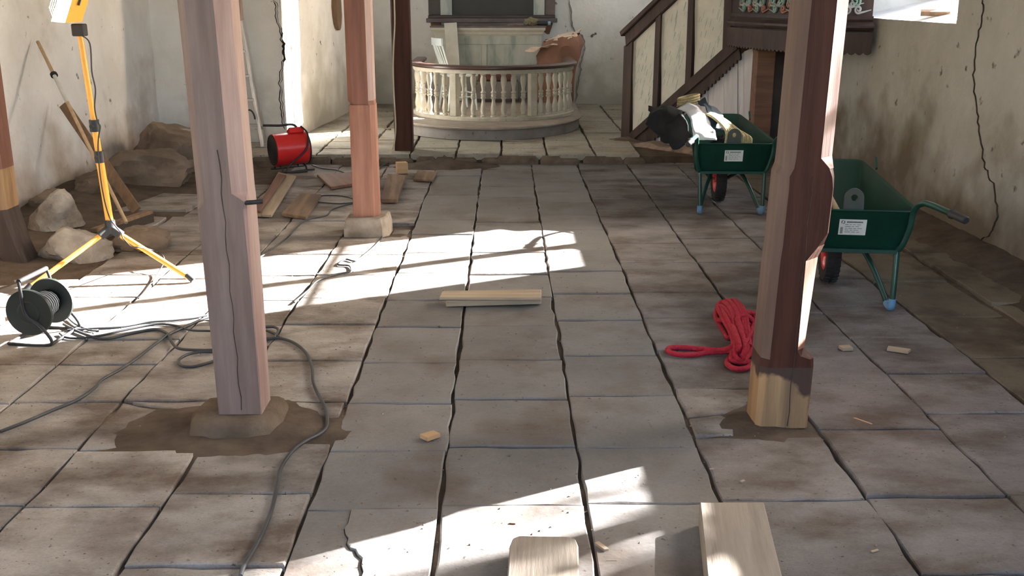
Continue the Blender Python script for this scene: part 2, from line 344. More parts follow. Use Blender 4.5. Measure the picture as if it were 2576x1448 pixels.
def window(idx, x, b0, b1, t0, t1, mull, bars, mw=.10):
    W = struct(bpy.data.objects.new('window_%d' % idx, None)); C.objects.link(W); W.location = (x, (b0+b1)/2, t0)
    o = Vector(W.location); fr = .06
    mb = MB()
    for y in (b0 + fr/2, b1 - fr/2): mb.box(Vector((x, y, (t0+t1)/2)) - o, (.07, fr, t1 - t0))
    for z in (t0 + fr/2, t1 - fr/2): mb.box(Vector((x, (b0+b1)/2, z)) - o, (.07, b1 - b0 - 2*fr, fr))
    f = mb.build('window_frame', m_frame_w, W)
    mb = MB(); mb.box(Vector((x, mull, (t0+t1)/2)) - o, (.08, mw, t1 - t0 - 2*fr)); mb.build('mullion', m_frame_w, W)
    zs = [t0 + fr] + list(bars) + [t1 - fr]
    for z in bars:
        for (ya, yb) in ((b0 + fr, mull - mw/2), (mull + mw/2, b1 - fr)):
            mb = MB(); mb.box(Vector((x, (ya+yb)/2, z)) - o, (.04, yb - ya, .045)); mb.build('glazing_bar', m_frame_w, W)
    for i in range(len(zs) - 1):
        for (ya, yb) in ((b0 + fr, mull - mw/2), (mull + mw/2, b1 - fr)):
            mb = MB(); mb.add([Vector((x + .005, ya, zs[i])) - o, Vector((x + .005, yb, zs[i])) - o, Vector((x + .005, yb, zs[i+1])) - o, Vector((x + .005, ya, zs[i+1])) - o], [(0,1,2,3)])
            mb.build('pane', m_glass, W)
    return W
# right wall with three splayed windows
XG = 4.0
wins_r = [((7.75, 10.1, 1.48, 4.0), (8.2, 9.74, 1.66, 3.8), 8.88), ((3.6, 5.75, 1.48, 4.0), (4.28, 5.58, 1.66, 3.8), 4.93), ((-.7, 1.3, 1.48, 4.0), (-.3, .9, 1.66, 3.8), .3)]
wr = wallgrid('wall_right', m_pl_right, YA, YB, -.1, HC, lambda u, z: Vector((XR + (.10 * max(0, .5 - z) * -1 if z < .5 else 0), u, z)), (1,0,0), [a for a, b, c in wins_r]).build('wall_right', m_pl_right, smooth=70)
struct(wr)
ow = wallgrid('outer', m_pl_right, YA, YB, -.1, HC, lambda u, z: Vector((XG + .02, u, z)), (1,0,0), [b for a, b, c in wins_r], st=1.2, amp=0).build('outer_face', m_pl_right, wr)
for i, (a, b, c) in enumerate(wins_r):
    reveal('', a, b, XR, XG + .02, False, wr)
    window(i + 1, XG, *b, c, (2.70,))
    portal((XG + .06, (b[0]+b[1])/2, (b[2]+b[3])/2), 0, 0, b[3]-b[2], b[1]-b[0])
    bpy.data.objects[-1] if False else None
# left wall, with an unseen window added for ambient light
added_wins_l = [((-.7, 1.3, 1.48, 4.0), (-.3, .9, 1.66, 3.8), .3)]
wl = struct(wallgrid('wall_left', m_pl_left, YA, YB, -.1, HC, lambda u, z: Vector((XL + (.08 * (.5 - z) if z < .5 else 0), u, z)), (1,0,0), [a for a, b, c in added_wins_l]).build('wall_left', m_pl_left, smooth=70))
wallgrid('outer', m_pl_left, YA, YB, -.1, HC, lambda u, z: Vector((-4.57, u, z)), (1,0,0), [b for a, b, c in added_wins_l], st=1.2, amp=0).build('outer_face', m_pl_left, wl)
for i, (a, b, c) in enumerate(added_wins_l):
    reveal('', a, b, XL, -4.57, True, wl); window(5 + i, -4.55, *b, c, (2.70,))
    portal((-4.61, (b[0]+b[1])/2, (b[2]+b[3])/2), 0, PI, b[3]-b[2], b[1]-b[0])
for o in C.objects:
    if o.name.startswith('window_portal'):
        o.rotation_euler = (0, PI/2 if o.location.x > 0 else -PI/2, 0)
# chancel arch wall (two thick piers), chancel walls, back wall
al = struct(wallgrid('wall_arch_left', m_pl_arch, XL - .25, CXL, -.1, HC, lambda u, z: Vector((u, YB, z)), (0,1,0), amp=.022).build('wall_arch_left', m_pl_arch, smooth=70))
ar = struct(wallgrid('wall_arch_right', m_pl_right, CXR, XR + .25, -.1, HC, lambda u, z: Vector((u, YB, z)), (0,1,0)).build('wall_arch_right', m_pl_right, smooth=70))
cl = struct(wallgrid('wall_chancel_left', m_pl_ch, YB, YC, -.1, HC, lambda u, z: Vector((CXL + (u - YB) * .09, u, z)), (1,0,0), [(13.2, 14.9, 2.0, 4.3)], amp=.022).build('wall_chancel_left', m_pl_ch, smooth=70))
WC = ((13.4, 15.6, 1.95, 5.1), (14.56, 15.27, 2.2, 5.0), 14.9)
cr = struct(wallgrid('wall_chancel_right', m_pl_ch, YB, YC, -.1, HC, lambda u, z: Vector((CXR, u, z)), (1,0,0), [WC[0]]).build('wall_chancel_right', m_pl_ch, smooth=70))
wallgrid('outer', m_pl_ch, YB, YC, -.1, HC, lambda u, z: Vector((3.14, u, z)), (1,0,0), [WC[1]], st=1.2, amp=0).build('outer_face', m_pl_ch, cr)
reveal('', WC[0], WC[1], CXR, 3.14, False, cr); window(4, 3.12, *WC[1], WC[2], (4.0,), mw=.04)
portal((3.18, 14.915, 3.6), 0, 0, 2.8, .71); C.objects[-1].rotation_euler = (0, PI/2, 0)
added_WN = ((13.2, 14.9, 2.0, 4.3), (13.5, 14.6, 2.2, 4.1), 14.05)  # unseen north window, added to brighten the chancel
wallgrid('outer', m_pl_ch, YB, YC, -.1, HC, lambda u, z: Vector((-3.12, u, z)), (1,0,0), [added_WN[1]], st=1.2, amp=0).build('outer_face', m_pl_ch, cl)
reveal('', added_WN[0], added_WN[1], CXL + (14 - YB) * .09, -3.12, True, cl); window(6, -3.1, *added_WN[1], added_WN[2], (3.2,), mw=.05)
portal((-3.16, 14.05, 3.15), 0, 0, 1.9, 1.1); C.objects[-1].rotation_euler = (0, -PI/2, 0)
wb = struct(wallgrid('wall_back', m_pl_ch, -3.2, 3.2, -.1, HC, lambda u, z: Vector((u, YC, z)), (0,1,0), amp=.02).build('wall_back', m_pl_ch, smooth=70))
struct(wallgrid('wall_rear', m_pl_left, XL, XR, -.1, HC, lambda u, z: Vector((u, YA, z)), (0,1,0), [(-2.4, 2.4, 1.2, 4.9)], st=.6).build('wall_rear', m_pl_left))
W7 = struct(bpy.data.objects.new('window_7', None)); C.objects.link(W7); W7.location = (0, YA - .05, 1.2)  # unseen west window, added to brighten the faces turned towards it
for x in (-2.36, -.8, .8, 2.36): mb = MB(); mb.box((x, 0, 1.85), (.08, .08, 3.7)); mb.build('window_frame', m_frame_w, W7)
zz = (.04, 1.25, 2.45, 3.66)
for z in zz:
    for a, b in ((-2.32, -.84), (-.76, .76), (.84, 2.32)): mb = MB(); mb.box(((a+b)/2, 0, z), (b - a, .06, .08)); mb.build('glazing_bar', m_frame_w, W7)
for z0, z1 in zip(zz, zz[1:]):
    for a, b in ((-2.32, -.84), (-.76, .76), (.84, 2.32)): mb = MB(); mb.add([(a,0,z0+.04), (b,0,z0+.04), (b,0,z1-.04), (a,0,z1-.04)], [(0,1,2,3)]); mb.build('pane', m_glass, W7)
portal((0, YA - .12, 3.05), 0, 0, 4.7, 3.7); C.objects[-1].rotation_euler = (PI/2, 0, 0)
mb = MB(); mb.box((-.2, 6.4, HC + .1), (9, 19, .2)); struct(mb.build('ceiling', m_pl_plain))

mb = MB(); mb.box((30, 5, -.35), (51.8, 70, .1)); mb.box((-30, 5, -.35), (50.8, 70, .1)); struct(mb.build('floor_outside', M('winter_grass', (.10,.10,.05), (.16,.14,.09), .95, 2, coord='World')))
# wall cracks: narrow jagged ribbons, the shade inside put into their dark colour
def crack(pts, nrm, wall, wd):
    nrm = Vector(nrm); P = []
    for i in range(len(pts) - 1):
        a, b = Vector(pts[i]), Vector(pts[i+1]); n = max(1, int((b - a).length / .03))
        for k in range(n): P.append(a.lerp(b, k / n))
    P.append(Vector(pts[-1])); rnd = random.Random(len(P))
    mb = MB(); vs = []
    for i, p in enumerate(P):
        t = (P[min(i+1, len(P)-1)] - P[max(i-1, 0)]).normalized(); s = t.cross(nrm).normalized()
        p = p + s * (rnd.uniform(-.10, .10) * wd + noise.noise(p * 17) * .03 + noise.noise(p * 40) * .012); h = wd * rnd.uniform(.45, 1.0) * (.3 if i in (0, len(P)-1) else 1) * .5
        vs += [p - s*h + nrm*.006, p + nrm * -.012, p + s*h + nrm*.006]
    fs = []
    for i in range(len(P) - 1): fs += [(3*i, 3*i+1, 3*i+4, 3*i+3), (3*i+1, 3*i+2, 3*i+5, 3*i+4)]
    mb.add(vs, fs); mb.build('crack', m_crack, wall)
def off(pts, n, d=.02):
    out = []
    for p in sum([[a.lerp(b, k/5) for k in range(5)] for a, b in zip(pts, pts[1:])], []) + [pts[-1]]:
        if n[0]: out.append(p + Vector((nz3(p, .9, .018) - .004 - (.10*(.5 - p.z) if p.z < .5 else 0), 0, 0)))
        else: out.append(p + Vector((0, nz3(p, .9, .022 if p.y < 13 else .02) - .004, 0)))
    return out
crack(off([PX(x, y, XR) for x, y in ((2475,0),(2478,30),(2462,90),(2452,140),(2448,200),(2458,270),(2464,330),(2478,410),(2490,445),(2508,480),(2520,545),(2512,580),(2488,600),(2478,630))], (-1,0,0), .025), (-1,0,0), wr, .0065)
crack(off([PY(x, y, YB) for x, y in ((690,0),(697,40),(704,80),(712,110),(714,140),(709,180),(707,230),(712,280),(716,325))], (0,-1,0), .02), (0,-1,0), al, .036)
crack(off([PY(x, y, YC) for x, y in ((1431,0),(1436,50),(1440,72),(1456,90))], (0,-1,0), .02), (0,-1,0), wb, .025)
crack(off([PY(x, y, YC) for x, y in ((1456,85),(1468,95),(1470,120),(1462,150),(1460,180),(1452,215),(1448,255))], (0,-1,0), .02), (0,-1,0), wb, .028)
# dark rounded slab on the chancel wall, a recess's shade as its colour
mb = MB(); pr = [PX(x, y, -2.2) for x, y in ((846,18),(862,14),(868,68),(850,70),(844,45))]
mb.prism([(-2.165, 14.1 + .02*math.sin(t*1.3)+.22*math.cos(t), 1.52 + .30*math.sin(t)) for t in [2*PI*k/16 for k in range(16)]], (-.07,0,0)); tag(mb.build('recess_slab', m_lath, origin=(-2.2,14.1,1.5)), 'dark slab coloured as the shade of a rounded hatch on the chancel wall half hidden by a brown post', 'niche')

# ------------------------------------------------------------------ floor: soil bed with individual stone flags
BUMPS = [(-1.12,3.90,.50,.32,.048),(1.02,3.93,.28,.22,.030),(-.62,10.45,.5,.22,.09),(-3.7,9.3,.45,1.3,.06),(-3.6,6.6,.4,.7,.04),(3.35,6.6,.30,3.0,.07),(2.95,9.9,.4,.9,.05),(-.86,7.3,.22,.22,.02)]
def bedz(x, y):
    z = -.022 + sum(h * math.exp(-((x-a)/rx)**2 - ((y-b)/ry)**2) for a, b, rx, ry, h in BUMPS)
    if x < -2.75: z += min(.05, (-2.75 - x) * .06)
    if x > 2.55: z += min(.04, (x - 2.55) * .06)
    if x < -2.5 and y > 8: z += .03
    return z + noise.fractal(Vector((x, y, 0)) * 2.5, 1, 2, 4) * .012 + noise.fractal(Vector((x, y, 3)) * 13, 1, 2, 3) * .006
mb = MB(); xs = frange(-4.0, 3.5, .06); ys = frange(1.5, 11.7, .06); ys = frange(YA, 1.3, .3) + ys; vs = [Vector((x, y, bedz(x, y))) for y in ys for x in xs]; n = len(xs)
mb.add(vs, [(j*n+i, j*n+i+1, (j+1)*n+i+1, (j+1)*n+i) for j in range(len(ys)-1) for i in range(n-1)])
floor = struct(mb.build('floor', m_dirt, smooth=80))
rt = random.Random(11)
def tile(poly, z, mat, parent, thick=.06, rough=.008, name='tile', bev=.0055, tilt=.006):
    P = []
    m = len(poly)
    for i in range(m):
        a, b = Vector(poly[i]), Vector(poly[(i+1) % m]); k = max(1, min(6, round((b - a).length / .11)))
        nrm = Vector((-(b-a).y, (b-a).x)).normalized()
        for q in range(k):
            p = a.lerp(b, q / k)
            if q: p = p + nrm * rt.uniform(-rough, rough)
            P.append(p)
    c = sum(P, Vector((0,0))) / len(P); gx, gy = rt.uniform(-tilt, tilt), rt.uniform(-tilt, tilt); dz = z + rt.uniform(-.005, .005)
    hz = lambda p: dz + gx * (p.x - c.x) + gy * (p.y - c.y)
    top = [Vector((*(p + (c - p).normalized() * bev * rt.uniform(.6, 1.5)), hz(p))) for p in P]
    mid = [Vector((p.x, p.y, hz(p) - bev * .8)) for p in P]; bot = [Vector((p.x, p.y, z - thick)) for p in P]
    mb = MB(); mb.loft([bot, mid, top], caps=False); mb.f.append(list(range(2*len(P), 3*len(P))))
    return mb.build(name, mat, parent, smooth=20, origin=(c.x, c.y, z))
def Yp(y): return 4781.0 / (y + 19) - .486
def Lx(slope): return slope * 1.768
g_ = .0065
def lay(xa, xb, rows, mat, z=0, skip=None, jit=.012, gap=.0065, wig=.008, edge=None):
    for i in range(len(rows) - 1):
        ya, yb = rows[i], rows[i+1]
        if skip and skip(i, ya, yb): continue
        e = [rt.uniform(-jit, jit) for _ in range(4)]
        q = lambda x: x + rt.uniform(-wig, wig) * .5
        g = gap * rt.uniform(.6, 1.3)
        poly = [(xa + g, ya + g + e[0]*.3), (q(xb) - g, ya + g + e[1]*.3), (q(xb) - g, yb - g + e[0]*.3), (xa + g, yb - g + e[1]*.3)]
        tile(poly, z, mat, floor)
x_m3, x_m2, x_m1, x_0, x_1, x_2, x_3, x_4, x_5, x_6, x_7 = -2.62, -2.13, -1.655, -1.18, -.68, -.223, .28, .752, 1.265, 1.77, 2.25
def rows(pys, step=.5, end=10.66, start=None):
    r = [Yp(p) for p in pys]
    y0 = r[0]
    pre = []
    while y0 > 2.2: y0 -= step; pre.append(y0)
    r = pre[::-1] + r
    while r[-1] < end - step * .6: r.append(r[-1] + step * rt.uniform(.94, 1.06))
    r[-1] = min(r[-1], end); return r
rA1 = rows([1277,1131,1012,910,822,755,688,636,590]); rA2 = rows([1270,1122,1003,906,819,746,690,636,594]); rA3 = rows([1267,1123,993,892,803,738,683,629,577])
lay(x_1, x_2, [r for r in rA1 if r > 2.3], m_aisle, skip=lambda i, a, b: a < 2.9 < b)
lay(x_2, x_3, rA2, m_aisle); lay(x_3, x_4, rA3, m_aisle)
# the cracked flag at the front of the aisle: two pieces with a jagged break
ya, yb = 2.6, rA1[[i for i, r in enumerate(rA1) if r > 3.0][0]]
brk = [G(x, y).to_2d() for x, y in ((905,1460),(913,1440),(908,1422),(910,1405),(898,1395),(893,1382),(880,1378),(872,1366),(876,1352),(868,1342),(866,1328),(875,1315),(880,1290))]
brk[-1].y = yb - g_; brk = [Vector((brk[0].x + .01, 2.6))] + brk
ya = brk[0].y
tile([(x_1+g_, ya), (brk[0].x-.0012, ya)] + [(p.x - .0012, p.y) for p in brk[1:]] + [(x_1+g_, yb-g_)], 0, m_aisle, floor, rough=.002, bev=.003, tilt=.001)
tile([(x_2-g_, yb-g_)] + [(p.x + .0015, p.y) for p in brk[::-1]] + [(x_2-g_, ya)], .003, m_aisle, floor, rough=.002, bev=.003, tilt=.001)
tile([(x_1+g_, 1.9), (x_2-g_, 1.9), (x_2-g_, 2.585), (x_1+g_, 2.585)], 0, m_aisle, floor)
near = lambda x, y: (lambda xa, xb: lambda i, a, b: xa < x < xb and a < y < b)
def hole(cx, cy, r):
    return lambda xa, xb: (lambda i, a, b: xa - r < cx < xb + r and a - r*.6 < cy < b + r*.6)
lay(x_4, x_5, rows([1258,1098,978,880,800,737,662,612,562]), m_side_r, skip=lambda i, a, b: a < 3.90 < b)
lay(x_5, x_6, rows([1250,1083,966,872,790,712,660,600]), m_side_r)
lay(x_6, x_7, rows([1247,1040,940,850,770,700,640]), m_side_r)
lay(x_7, 2.74, rows([1330,1050,900,800], .72), m_dark, jit=.05, gap=.014, wig=.05); lay(2.74, 3.12, rows([1200,980,880,770,640], .8), m_dark, z=.012, jit=.08, gap=.014, wig=.06)
lay(x_0, x_1, rows([1420,1238,1113,1008,905,815,748,690,640,596]), m_side, skip=lambda i, a, b: (a < 3.85 < b) or (a < 7.4 < b))
lay(x_m1, x_0, rows([1271,1130,1005,905,815,752,690,637,590]), m_side, skip=lambda i, a, b: (a < 3.80 < b))
lay(x_m2, x_m1, rows([1262,1122,1006,912,850,760,700,640,590]), m_side)
lay(x_m3, x_m2, rows([1270,1140,1010,915,830,745,690,640,580], end=9.6), m_side)
lay(-3.12, x_m3, rows([1200,1060,950,860,770,700], end=6.2), m_side, jit=.03)
lay(-3.6, -3.12, rows([1200,1060,950,860,770], end=5.6), m_side, jit=.03)
# broken flags round the posts
for poly in ([(x_m1+.01, 3.69), (x_m1+.24, 3.69), (x_m1+.17, 3.95), (x_m1+.28, 4.06), (x_m1+.01, 4.165)], [(x_m1+.05,4.165),(x_m1+.30,4.07),(x_0-.05,4.13),(x_0-.02,4.165)],
             [(x_1-.20, 3.75), (x_1-.012, 3.75), (x_1-.012, 3.98), (x_1-.09, 3.93)], [(x_1-.10, 3.95), (x_1-.012, 4.0), (x_1-.012, 4.155), (x_1-.22, 4.155), (x_1-.16, 4.03)],
             [(x_4+.012, 3.98), (x_4+.17, 4.02), (x_4+.26, 4.10), (x_5-.22, 4.14), (x_5-.02, 4.12), (x_5-.02, 4.30), (x_4+.012, 4.30)], [(x_4+.012, 3.80), (x_4+.16, 3.80), (x_4+.20, 3.93), (x_4+.15, 4.0), (x_4+.012, 3.96)], 
             [(x_0+.02, 7.0), (x_1-.02, 7.0), (x_1-.02, 7.22), (x_0+.02, 7.22)], [(x_1-.14, 7.3), (x_1-.02, 7.3), (x_1-.02, 7.55), (x_1-.14, 7.55)]):
    tile([Vector(p) for p in poly], 0, m_side, floor, rough=.012)
mb = MB(); rg = random.Random(77)
for k in range(1500):
    x, y = rg.uniform(-3.2, 3.0), 2.7 + 7.5 * rg.random() ** 1.6; r = rg.uniform(.002, .0065); a = rg.uniform(0, 6.3)
    b = [Vector((x + r*q*math.cos(a + i*2.1), y + r*q*math.sin(a + i*2.1), .0035)) for i, q in ((0, 1), (1, .8), (2, 1.4))]
    mb.add(b + [Vector((x, y, .0045 + r*.7))], [(0,1,3), (1,2,3), (2,0,3), (2,1,0)])
mb.build('grit', M('brown_grit', (.13,.09,.06), (.30,.24,.18), .95, 3, coord='World', nscale=8) if False else M('brown_grit', (.13,.09,.06), (.28,.22,.16), .95, 8, coord='World'), floor)['kind'] = 'stuff'
# choir floor, one step higher
ZC = .09
mb = MB(); mb.box((0, 13.2, .0), (5.2, 4.95, .12)); choir = struct(mb.build('floor_choir', m_dirt))
def layc(xa, xb, ys_, zz=ZC):
    for i in range(len(ys_) - 1):
        a, b = ys_[i], ys_[i+1]; g = .012
        tile([Vector((xa+g, a+g)), Vector((xb-g+rt.uniform(-.01,.01), a+g)), Vector((xb-g, b-g)), Vector((xa+g, b-g))], zz, m_choir, choir)
cx = [-3.8, -3.3, -2.85, -2.43, -1.95, -1.45, -.98, -.50, -.03, .45, .95, 1.42]
for i in range(len(cx) - 1):
    if cx[i] < -2.44: layc(cx[i], cx[i+1], [10.7, 11.2, 11.62]); continue
    ys_ = [10.66 + rt.uniform(-.03, .03)]
    first = True
    while ys_[-1] < 15.2: ys_.append(ys_[-1] + (rt.uniform(.42, .5) if first else rt.uniform(.5, .72))); first = False
    ys_[-1] = 15.74
    lim = 15.74 if cx[i+1] < 1.0 else 11.75
    layc(cx[i], cx[i+1], ys_)
for a, b in ((1.42, 1.92), (1.92, 2.42)): layc(a, b, [11.9, 12.5, 13.1, 13.7, 14.3, 14.9, 15.6])
# rough stones in the step face
for k in range(26):
    x = -3.6 + k * .215 + rt.uniform(-.04, .04)
    if x > 1.35: break
    mb = MB(); wd = rt.uniform(.09, .13); h = rt.uniform(.05, .075)
    mb.loft([[Vector((x + sx*wd*q, 10.66 + sy*.055*q, z)) for sx, sy in ((-1,-1),(-.2,-1.3),(1,-1),(1,1),(-1,1))] for q, z in ((1, -.06), (1.05, h*.5), (.8, h))])
    mb.build('edge_stone', m_mound, choir, smooth=30)

# ------------------------------------------------------------------ lumps of soil and rubble
def rock(name, c, size, seed, label, mat, rz=0, flat=.35, amp=.35, group=None, cat='rock', sub=4):
    bm = bmesh.new(); bmesh.ops.create_icosphere(bm, subdivisions=sub, radius=1)
    rr = random.Random(seed); planes = []
    for k in range(11):
        d = Vector((rr.gauss(0,1), rr.gauss(0,1), rr.gauss(0,.8))).normalized(); planes.append((d, rr.uniform(.62, .9)))
    sv = Vector((seed*3.1, seed*1.7, 0)); R = Matrix.Rotation(rz, 3, 'Z')
    for v in bm.verts:
        for d, h in planes:
            q = v.co.dot(d)
            if q > h: v.co -= d * (q - h)
        v.co += v.co.normalized() * noise.fractal(v.co * 2.0 + sv, 1, 2, 3) * amp * .25 + v.co.normalized() * noise.fractal(v.co * 5 + sv, 1, 2, 4) * .075
    for v in bm.verts:
        v.co = R @ Vector((v.co.x * size[0], v.co.y * size[1], v.co.z * size[2]))
        v.co.z = max(v.co.z, -size[2] * flat)
    me = bpy.data.meshes.new(name); bm.to_mesh(me); bm.free(); me.materials.append(mat)
    for p in me.polygons: p.use_smooth = True
    me.set_sharp_from_angle(angle=math.radians(24))
    o = bpy.data.objects.new(name, me); C.objects.link(o); o.location = Vector(c) + Vector((0, 0, size[2] * flat)); 
    return tag(o, label, cat, group)
def mound(name, c, rx, ry, h, seed, label, mat=None):
    mb = MB(); n, rings = 28, 7; sv = Vector((seed, seed*2.3, 0)); vs = [Vector((0,0,h))]
    for j in range(1, rings + 1):
        t = j / rings
        for k in range(n):
            a = 2*PI*k/n; rr = t * (1 + .28 * noise.noise(Vector((math.cos(a)*1.3, math.sin(a)*1.3, seed)))); 
            z = h * (1 - t*t) + noise.fractal(Vector((math.cos(a)*t*rx, math.sin(a)*t*ry, seed))*9, 1, 2, 3) * .012 * (1 - t) - (.035 if j == rings else 0)
            vs.append(Vector((rx*rr*math.cos(a), ry*rr*math.sin(a), z)))
    fs = [(0, 1+k, 1+(k+1) % n) for k in range(n)]
    for j in range(rings - 1):
        for k in range(n): fs.append((1+j*n+k, 1+(j+1)*n+k, 1+(j+1)*n+(k+1) % n, 1+j*n+(k+1) % n))
    mb.add(vs, fs); o = mb.build(name, mat or m_mound, None, smooth=80); o.location = c
    o['kind'] = 'stuff'; return tag(o, label, 'dirt')
rock('boulder', (-3.22, 9.35, .02), (.42, .34, .25), 3, 'big brown boulder with a white streak against the left wall', m_rockd, .3)
rock('boulder', (-3.25, 10.35, .02), (.5, .5, .36), 8, 'rough brown masonry block jutting from the far left corner', m_rockd, .1)
rock('stone', (-3.45, 8.75, .05), (.24, .2, .16), 5, 'small brown stone in front of the big boulder by the wall', m_rockd)
rock('stone', (-3.33, 7.55, .02), (.21, .17, .21), 9, 'pale chipped stone standing beside the leftmost post', m_rock, .4)
rock('stone', (-2.86, 6.74, -.02), (.24, .18, .17), 14, 'pale rounded stone behind the left tripod leg', m_rock, .2)
rock('stone', (-2.52, 7.05, -.02), (.24, .18, .12), 17, 'low brown stone under the tripod hub', m_rockd)
rock('stone', (-3.62, 8.15, .05), (.16, .14, .12), 21, 'brown stone behind the pale chipped stone at the left wall', m_rockd)
rock('stone', (-3.3, 6.0, 0), (.16, .12, .08), 25, 'low stone in front of the leftmost post at the picture edge', m_rock)
rock('stone', (-2.75, 5.2, 0), (.12, .1, .06), 28, 'small flat stone behind the cable reel', m_rock)
tile([Vector(p) for p in ((-3.1, 8.1), (-2.55, 8.15), (-2.5, 8.75), (-2.95, 8.85))], .03, m_side, floor)
tile([Vector(p) for p in ((-2.95, 7.6), (-2.66, 7.55), (-2.66, 8.0), (-2.9, 8.05))], .0, m_side, floor)

# ------------------------------------------------------------------ wooden posts
def sect(z, xl, xr, d, cl, cr, cb=.012, dx=0):
    # plan corner order: front-left chamfer, front-right chamfer, back-right, back-left
    f, b = -d/2, d/2
    return [Vector((xl + dx, f + cl, z)), Vector((xl + cl + dx, f, z)), Vector((xr - cr + dx, f, z)), Vector((xr + dx, f + cr, z)),
            Vector((xr + dx, b - cb, z)), Vector((xr - cb + dx, b, z)), Vector((xl + cb + dx, b, z)), Vector((xl + dx, b - cb, z))]
def post_shaft(secs): mb = MB(); mb.loft([sect(*s) for s in secs]); return mb
def sidestrip(secs, side, e=.0015):
    # thin layer on chamfer and side face: wear, paint, light put into colour
    mb = MB(); rowsv = []
    for s in secs:
        q = sect(*s)
        a = [q[2], q[3], q[4]] if side == 'r' else [q[1], q[0], q[7]]
        sg = 1 if side == 'r' else -1
        rowsv.append([a[0] + Vector((sg*e, -e, 0)), a[1] + Vector((sg*e, -e, 0)), a[2] + Vector((sg*e, 0, 0))])
    mb.loft(rowsv, caps=False, closed=False); return mb
# front left post on its stone
p1 = thing('wooden_post', 'thick brown front left post with a long vertical split, standing on a buried stone', 'post', (-1.07, 3.95, .07))
s1 = [(0,-.088,.085,.17,.004,.004,.012,.008), (.5,-.092,.088,.18,.006,.006,.012,.004), (.84,-.096,.09,.18,.01,.012), (.87,-.1,.09,.18,.035,.008), (.90,-.1,.088,.18,.035,.05), (5.2,-.1,.088,.18,.035,.055,.012,-.075)]
post_shaft(s1).build('shaft', m_post, p1, smooth=25)
sidestrip(s1, 'r').build('worn_lit_side', m_post_lt, p1)  # right side lightened in colour for the sky light it catches
mb = MB(); mb.prism([(.004*math.sin(k*1.9) + .012 - .0005*k, -.0885 - .0003*k, .02 + k*.055) for k in range(20)] + [(.0145 + .004*math.sin(k*1.9) - .0005*k, -.0885 - .0003*k, .02 + k*.055) for k in range(19, -1, -1)], (0,.004,0)); mb.build('split', m_crack, p1)
mb = MB(); mb.tube([(.06,-.075,.86),(.115,-.085,.865),(.15,-.07,.865)], .009, 8); mb.build('iron_bolt', m_black, p1)
mb = MB(); mb.loft([[Vector((-1.10 + a*k + .012*noise.noise(Vector((a*9,b*9,q))), 3.93 + b*k, z)) for a, b in ((-.14,-.14),(-.05,-.165),(.08,-.16),(.16,-.13),(.19,-.02),(.17,.14),(0,.16),(-.15,.12),(-.17,-.02))] for q, (k, z) in enumerate(((1.12,-.05),(1.06,.02),(1.0,.055),(.9,.07)))]); tag(mb.build('plinth_stone', m_mound, None, smooth=65, origin=(-1.1,3.93,0)), 'half buried brown stone carrying the front left post', 'stone')
# front right post
p2 = thing('wooden_post', 'dark red-brown front right post with carved notches and a bare repaired foot', 'post', (1.13, 3.96, 0))
s2 = [(0,-.110,.100,.18,.018,.010), (.26,-.110,.101,.18,.028,.012), (.295,-.108,.100,.18,.030,.02), (.31,-.108,.048,.18,.030,.008), (.335,-.108,.060,.18,.030,.035), (.70,-.104,.086,.18,.030,.065),
      (.76,-.10,.096,.18,.03,.03), (.81,-.10,.101,.18,.03,.005), (.985,-.098,.102,.18,.03,.004), (1.03,-.098,.102,.18,.028,.012), (1.06,-.088,.096,.18,.032,.02), (1.10,-.086,.098,.18,.034,.06), (5.2,-.084,.102,.18,.036,.07)]
s2 = [q + (.012, q[0] * .022) for q in s2]
post_shaft(s2[1:]).build('shaft', m_post_r, p2, smooth=20)
post_shaft([s2[0], s2[1]]).build('bare_foot', m_foot, p2, smooth=20)['label'] = 'bare orange timber foot spliced under the painted shaft'
sidestrip(s2[4:7], 'r', .002).build('bare_lit_chamfer', m_bare2, p2); sidestrip(s2[10:], 'r', .002).build('worn_lit_chamfer', m_post_lt, p2)  # right chamfers paler, the sunlight on them put into the colour
sidestrip(s2[2:], 'l', .0015).build('worn_edge', m_edge, p2)
mb = MB(); mb.prism([(.015 + .022*.06*k + .003*math.sin(k*1.7), -.0925, .01 + k*.06) for k in range(18)] + [(.018 + .022*.06*k + .003*math.sin(k*1.7), -.0925, .01 + k*.06) for k in range(17, -1, -1)], (0,.004,0)); mb.build('split', m_crack, p2)
# second left post: upper slim, lower repaired
p3 = thing('wooden_post', 'reddish second left post widened at the bottom, on a cut grey stone', 'post', (-1.0, 7.42, .14))
post_shaft([(0,-.09,.09,.18,.006,.03), (.80,-.088,.088,.18,.006,.03)]).build('repair_piece', m_bare2, p3, smooth=20)['label'] = 'newer pinkish timber scarfed on below'
post_shaft([(.80,-.07,.085,.17,.02,.035), (.83,-.098,.082,.17,.03,.035), (5.2,-.1,.082,.17,.03,.04)]).build('shaft', m_post_2, p3, smooth=20)
sidestrip([(.83,-.098,.082,.17,.03,.035), (5.2,-.1,.082,.17,.03,.04)], 'r').build('worn_lit_side', m_post_lt, p3)  # window light on this side is in the paler colour
mb = MB(); mb.loft([[Vector((-1.0 + a*s_, 7.42 + b*s_, z)) for a, b in ((-.15,-.14),(.12,-.15),(.16,-.08),(.16,.15),(-.15,.15))] for s_, z in ((1.04,-.06),(1.02,.07),(.94,.13),(.85,.14))]); tag(mb.build('plinth_stone', m_rock, None, smooth=30, origin=(-1,7.42,0)), 'cut grey stone block under the second left post', 'stone')
# third post, by the choir step
p4 = thing('wooden_post', 'slender dark brown post at the choir step in front of the altar rail', 'post', (-1.06, 11.0, .02))
post_shaft([(0,-.095,.095,.19,.01,.01), (.2,-.095,.095,.19,.015,.015), (5.2,-.095,.095,.19,.015,.02)]).build('shaft', m_post_r, p4, smooth=20)
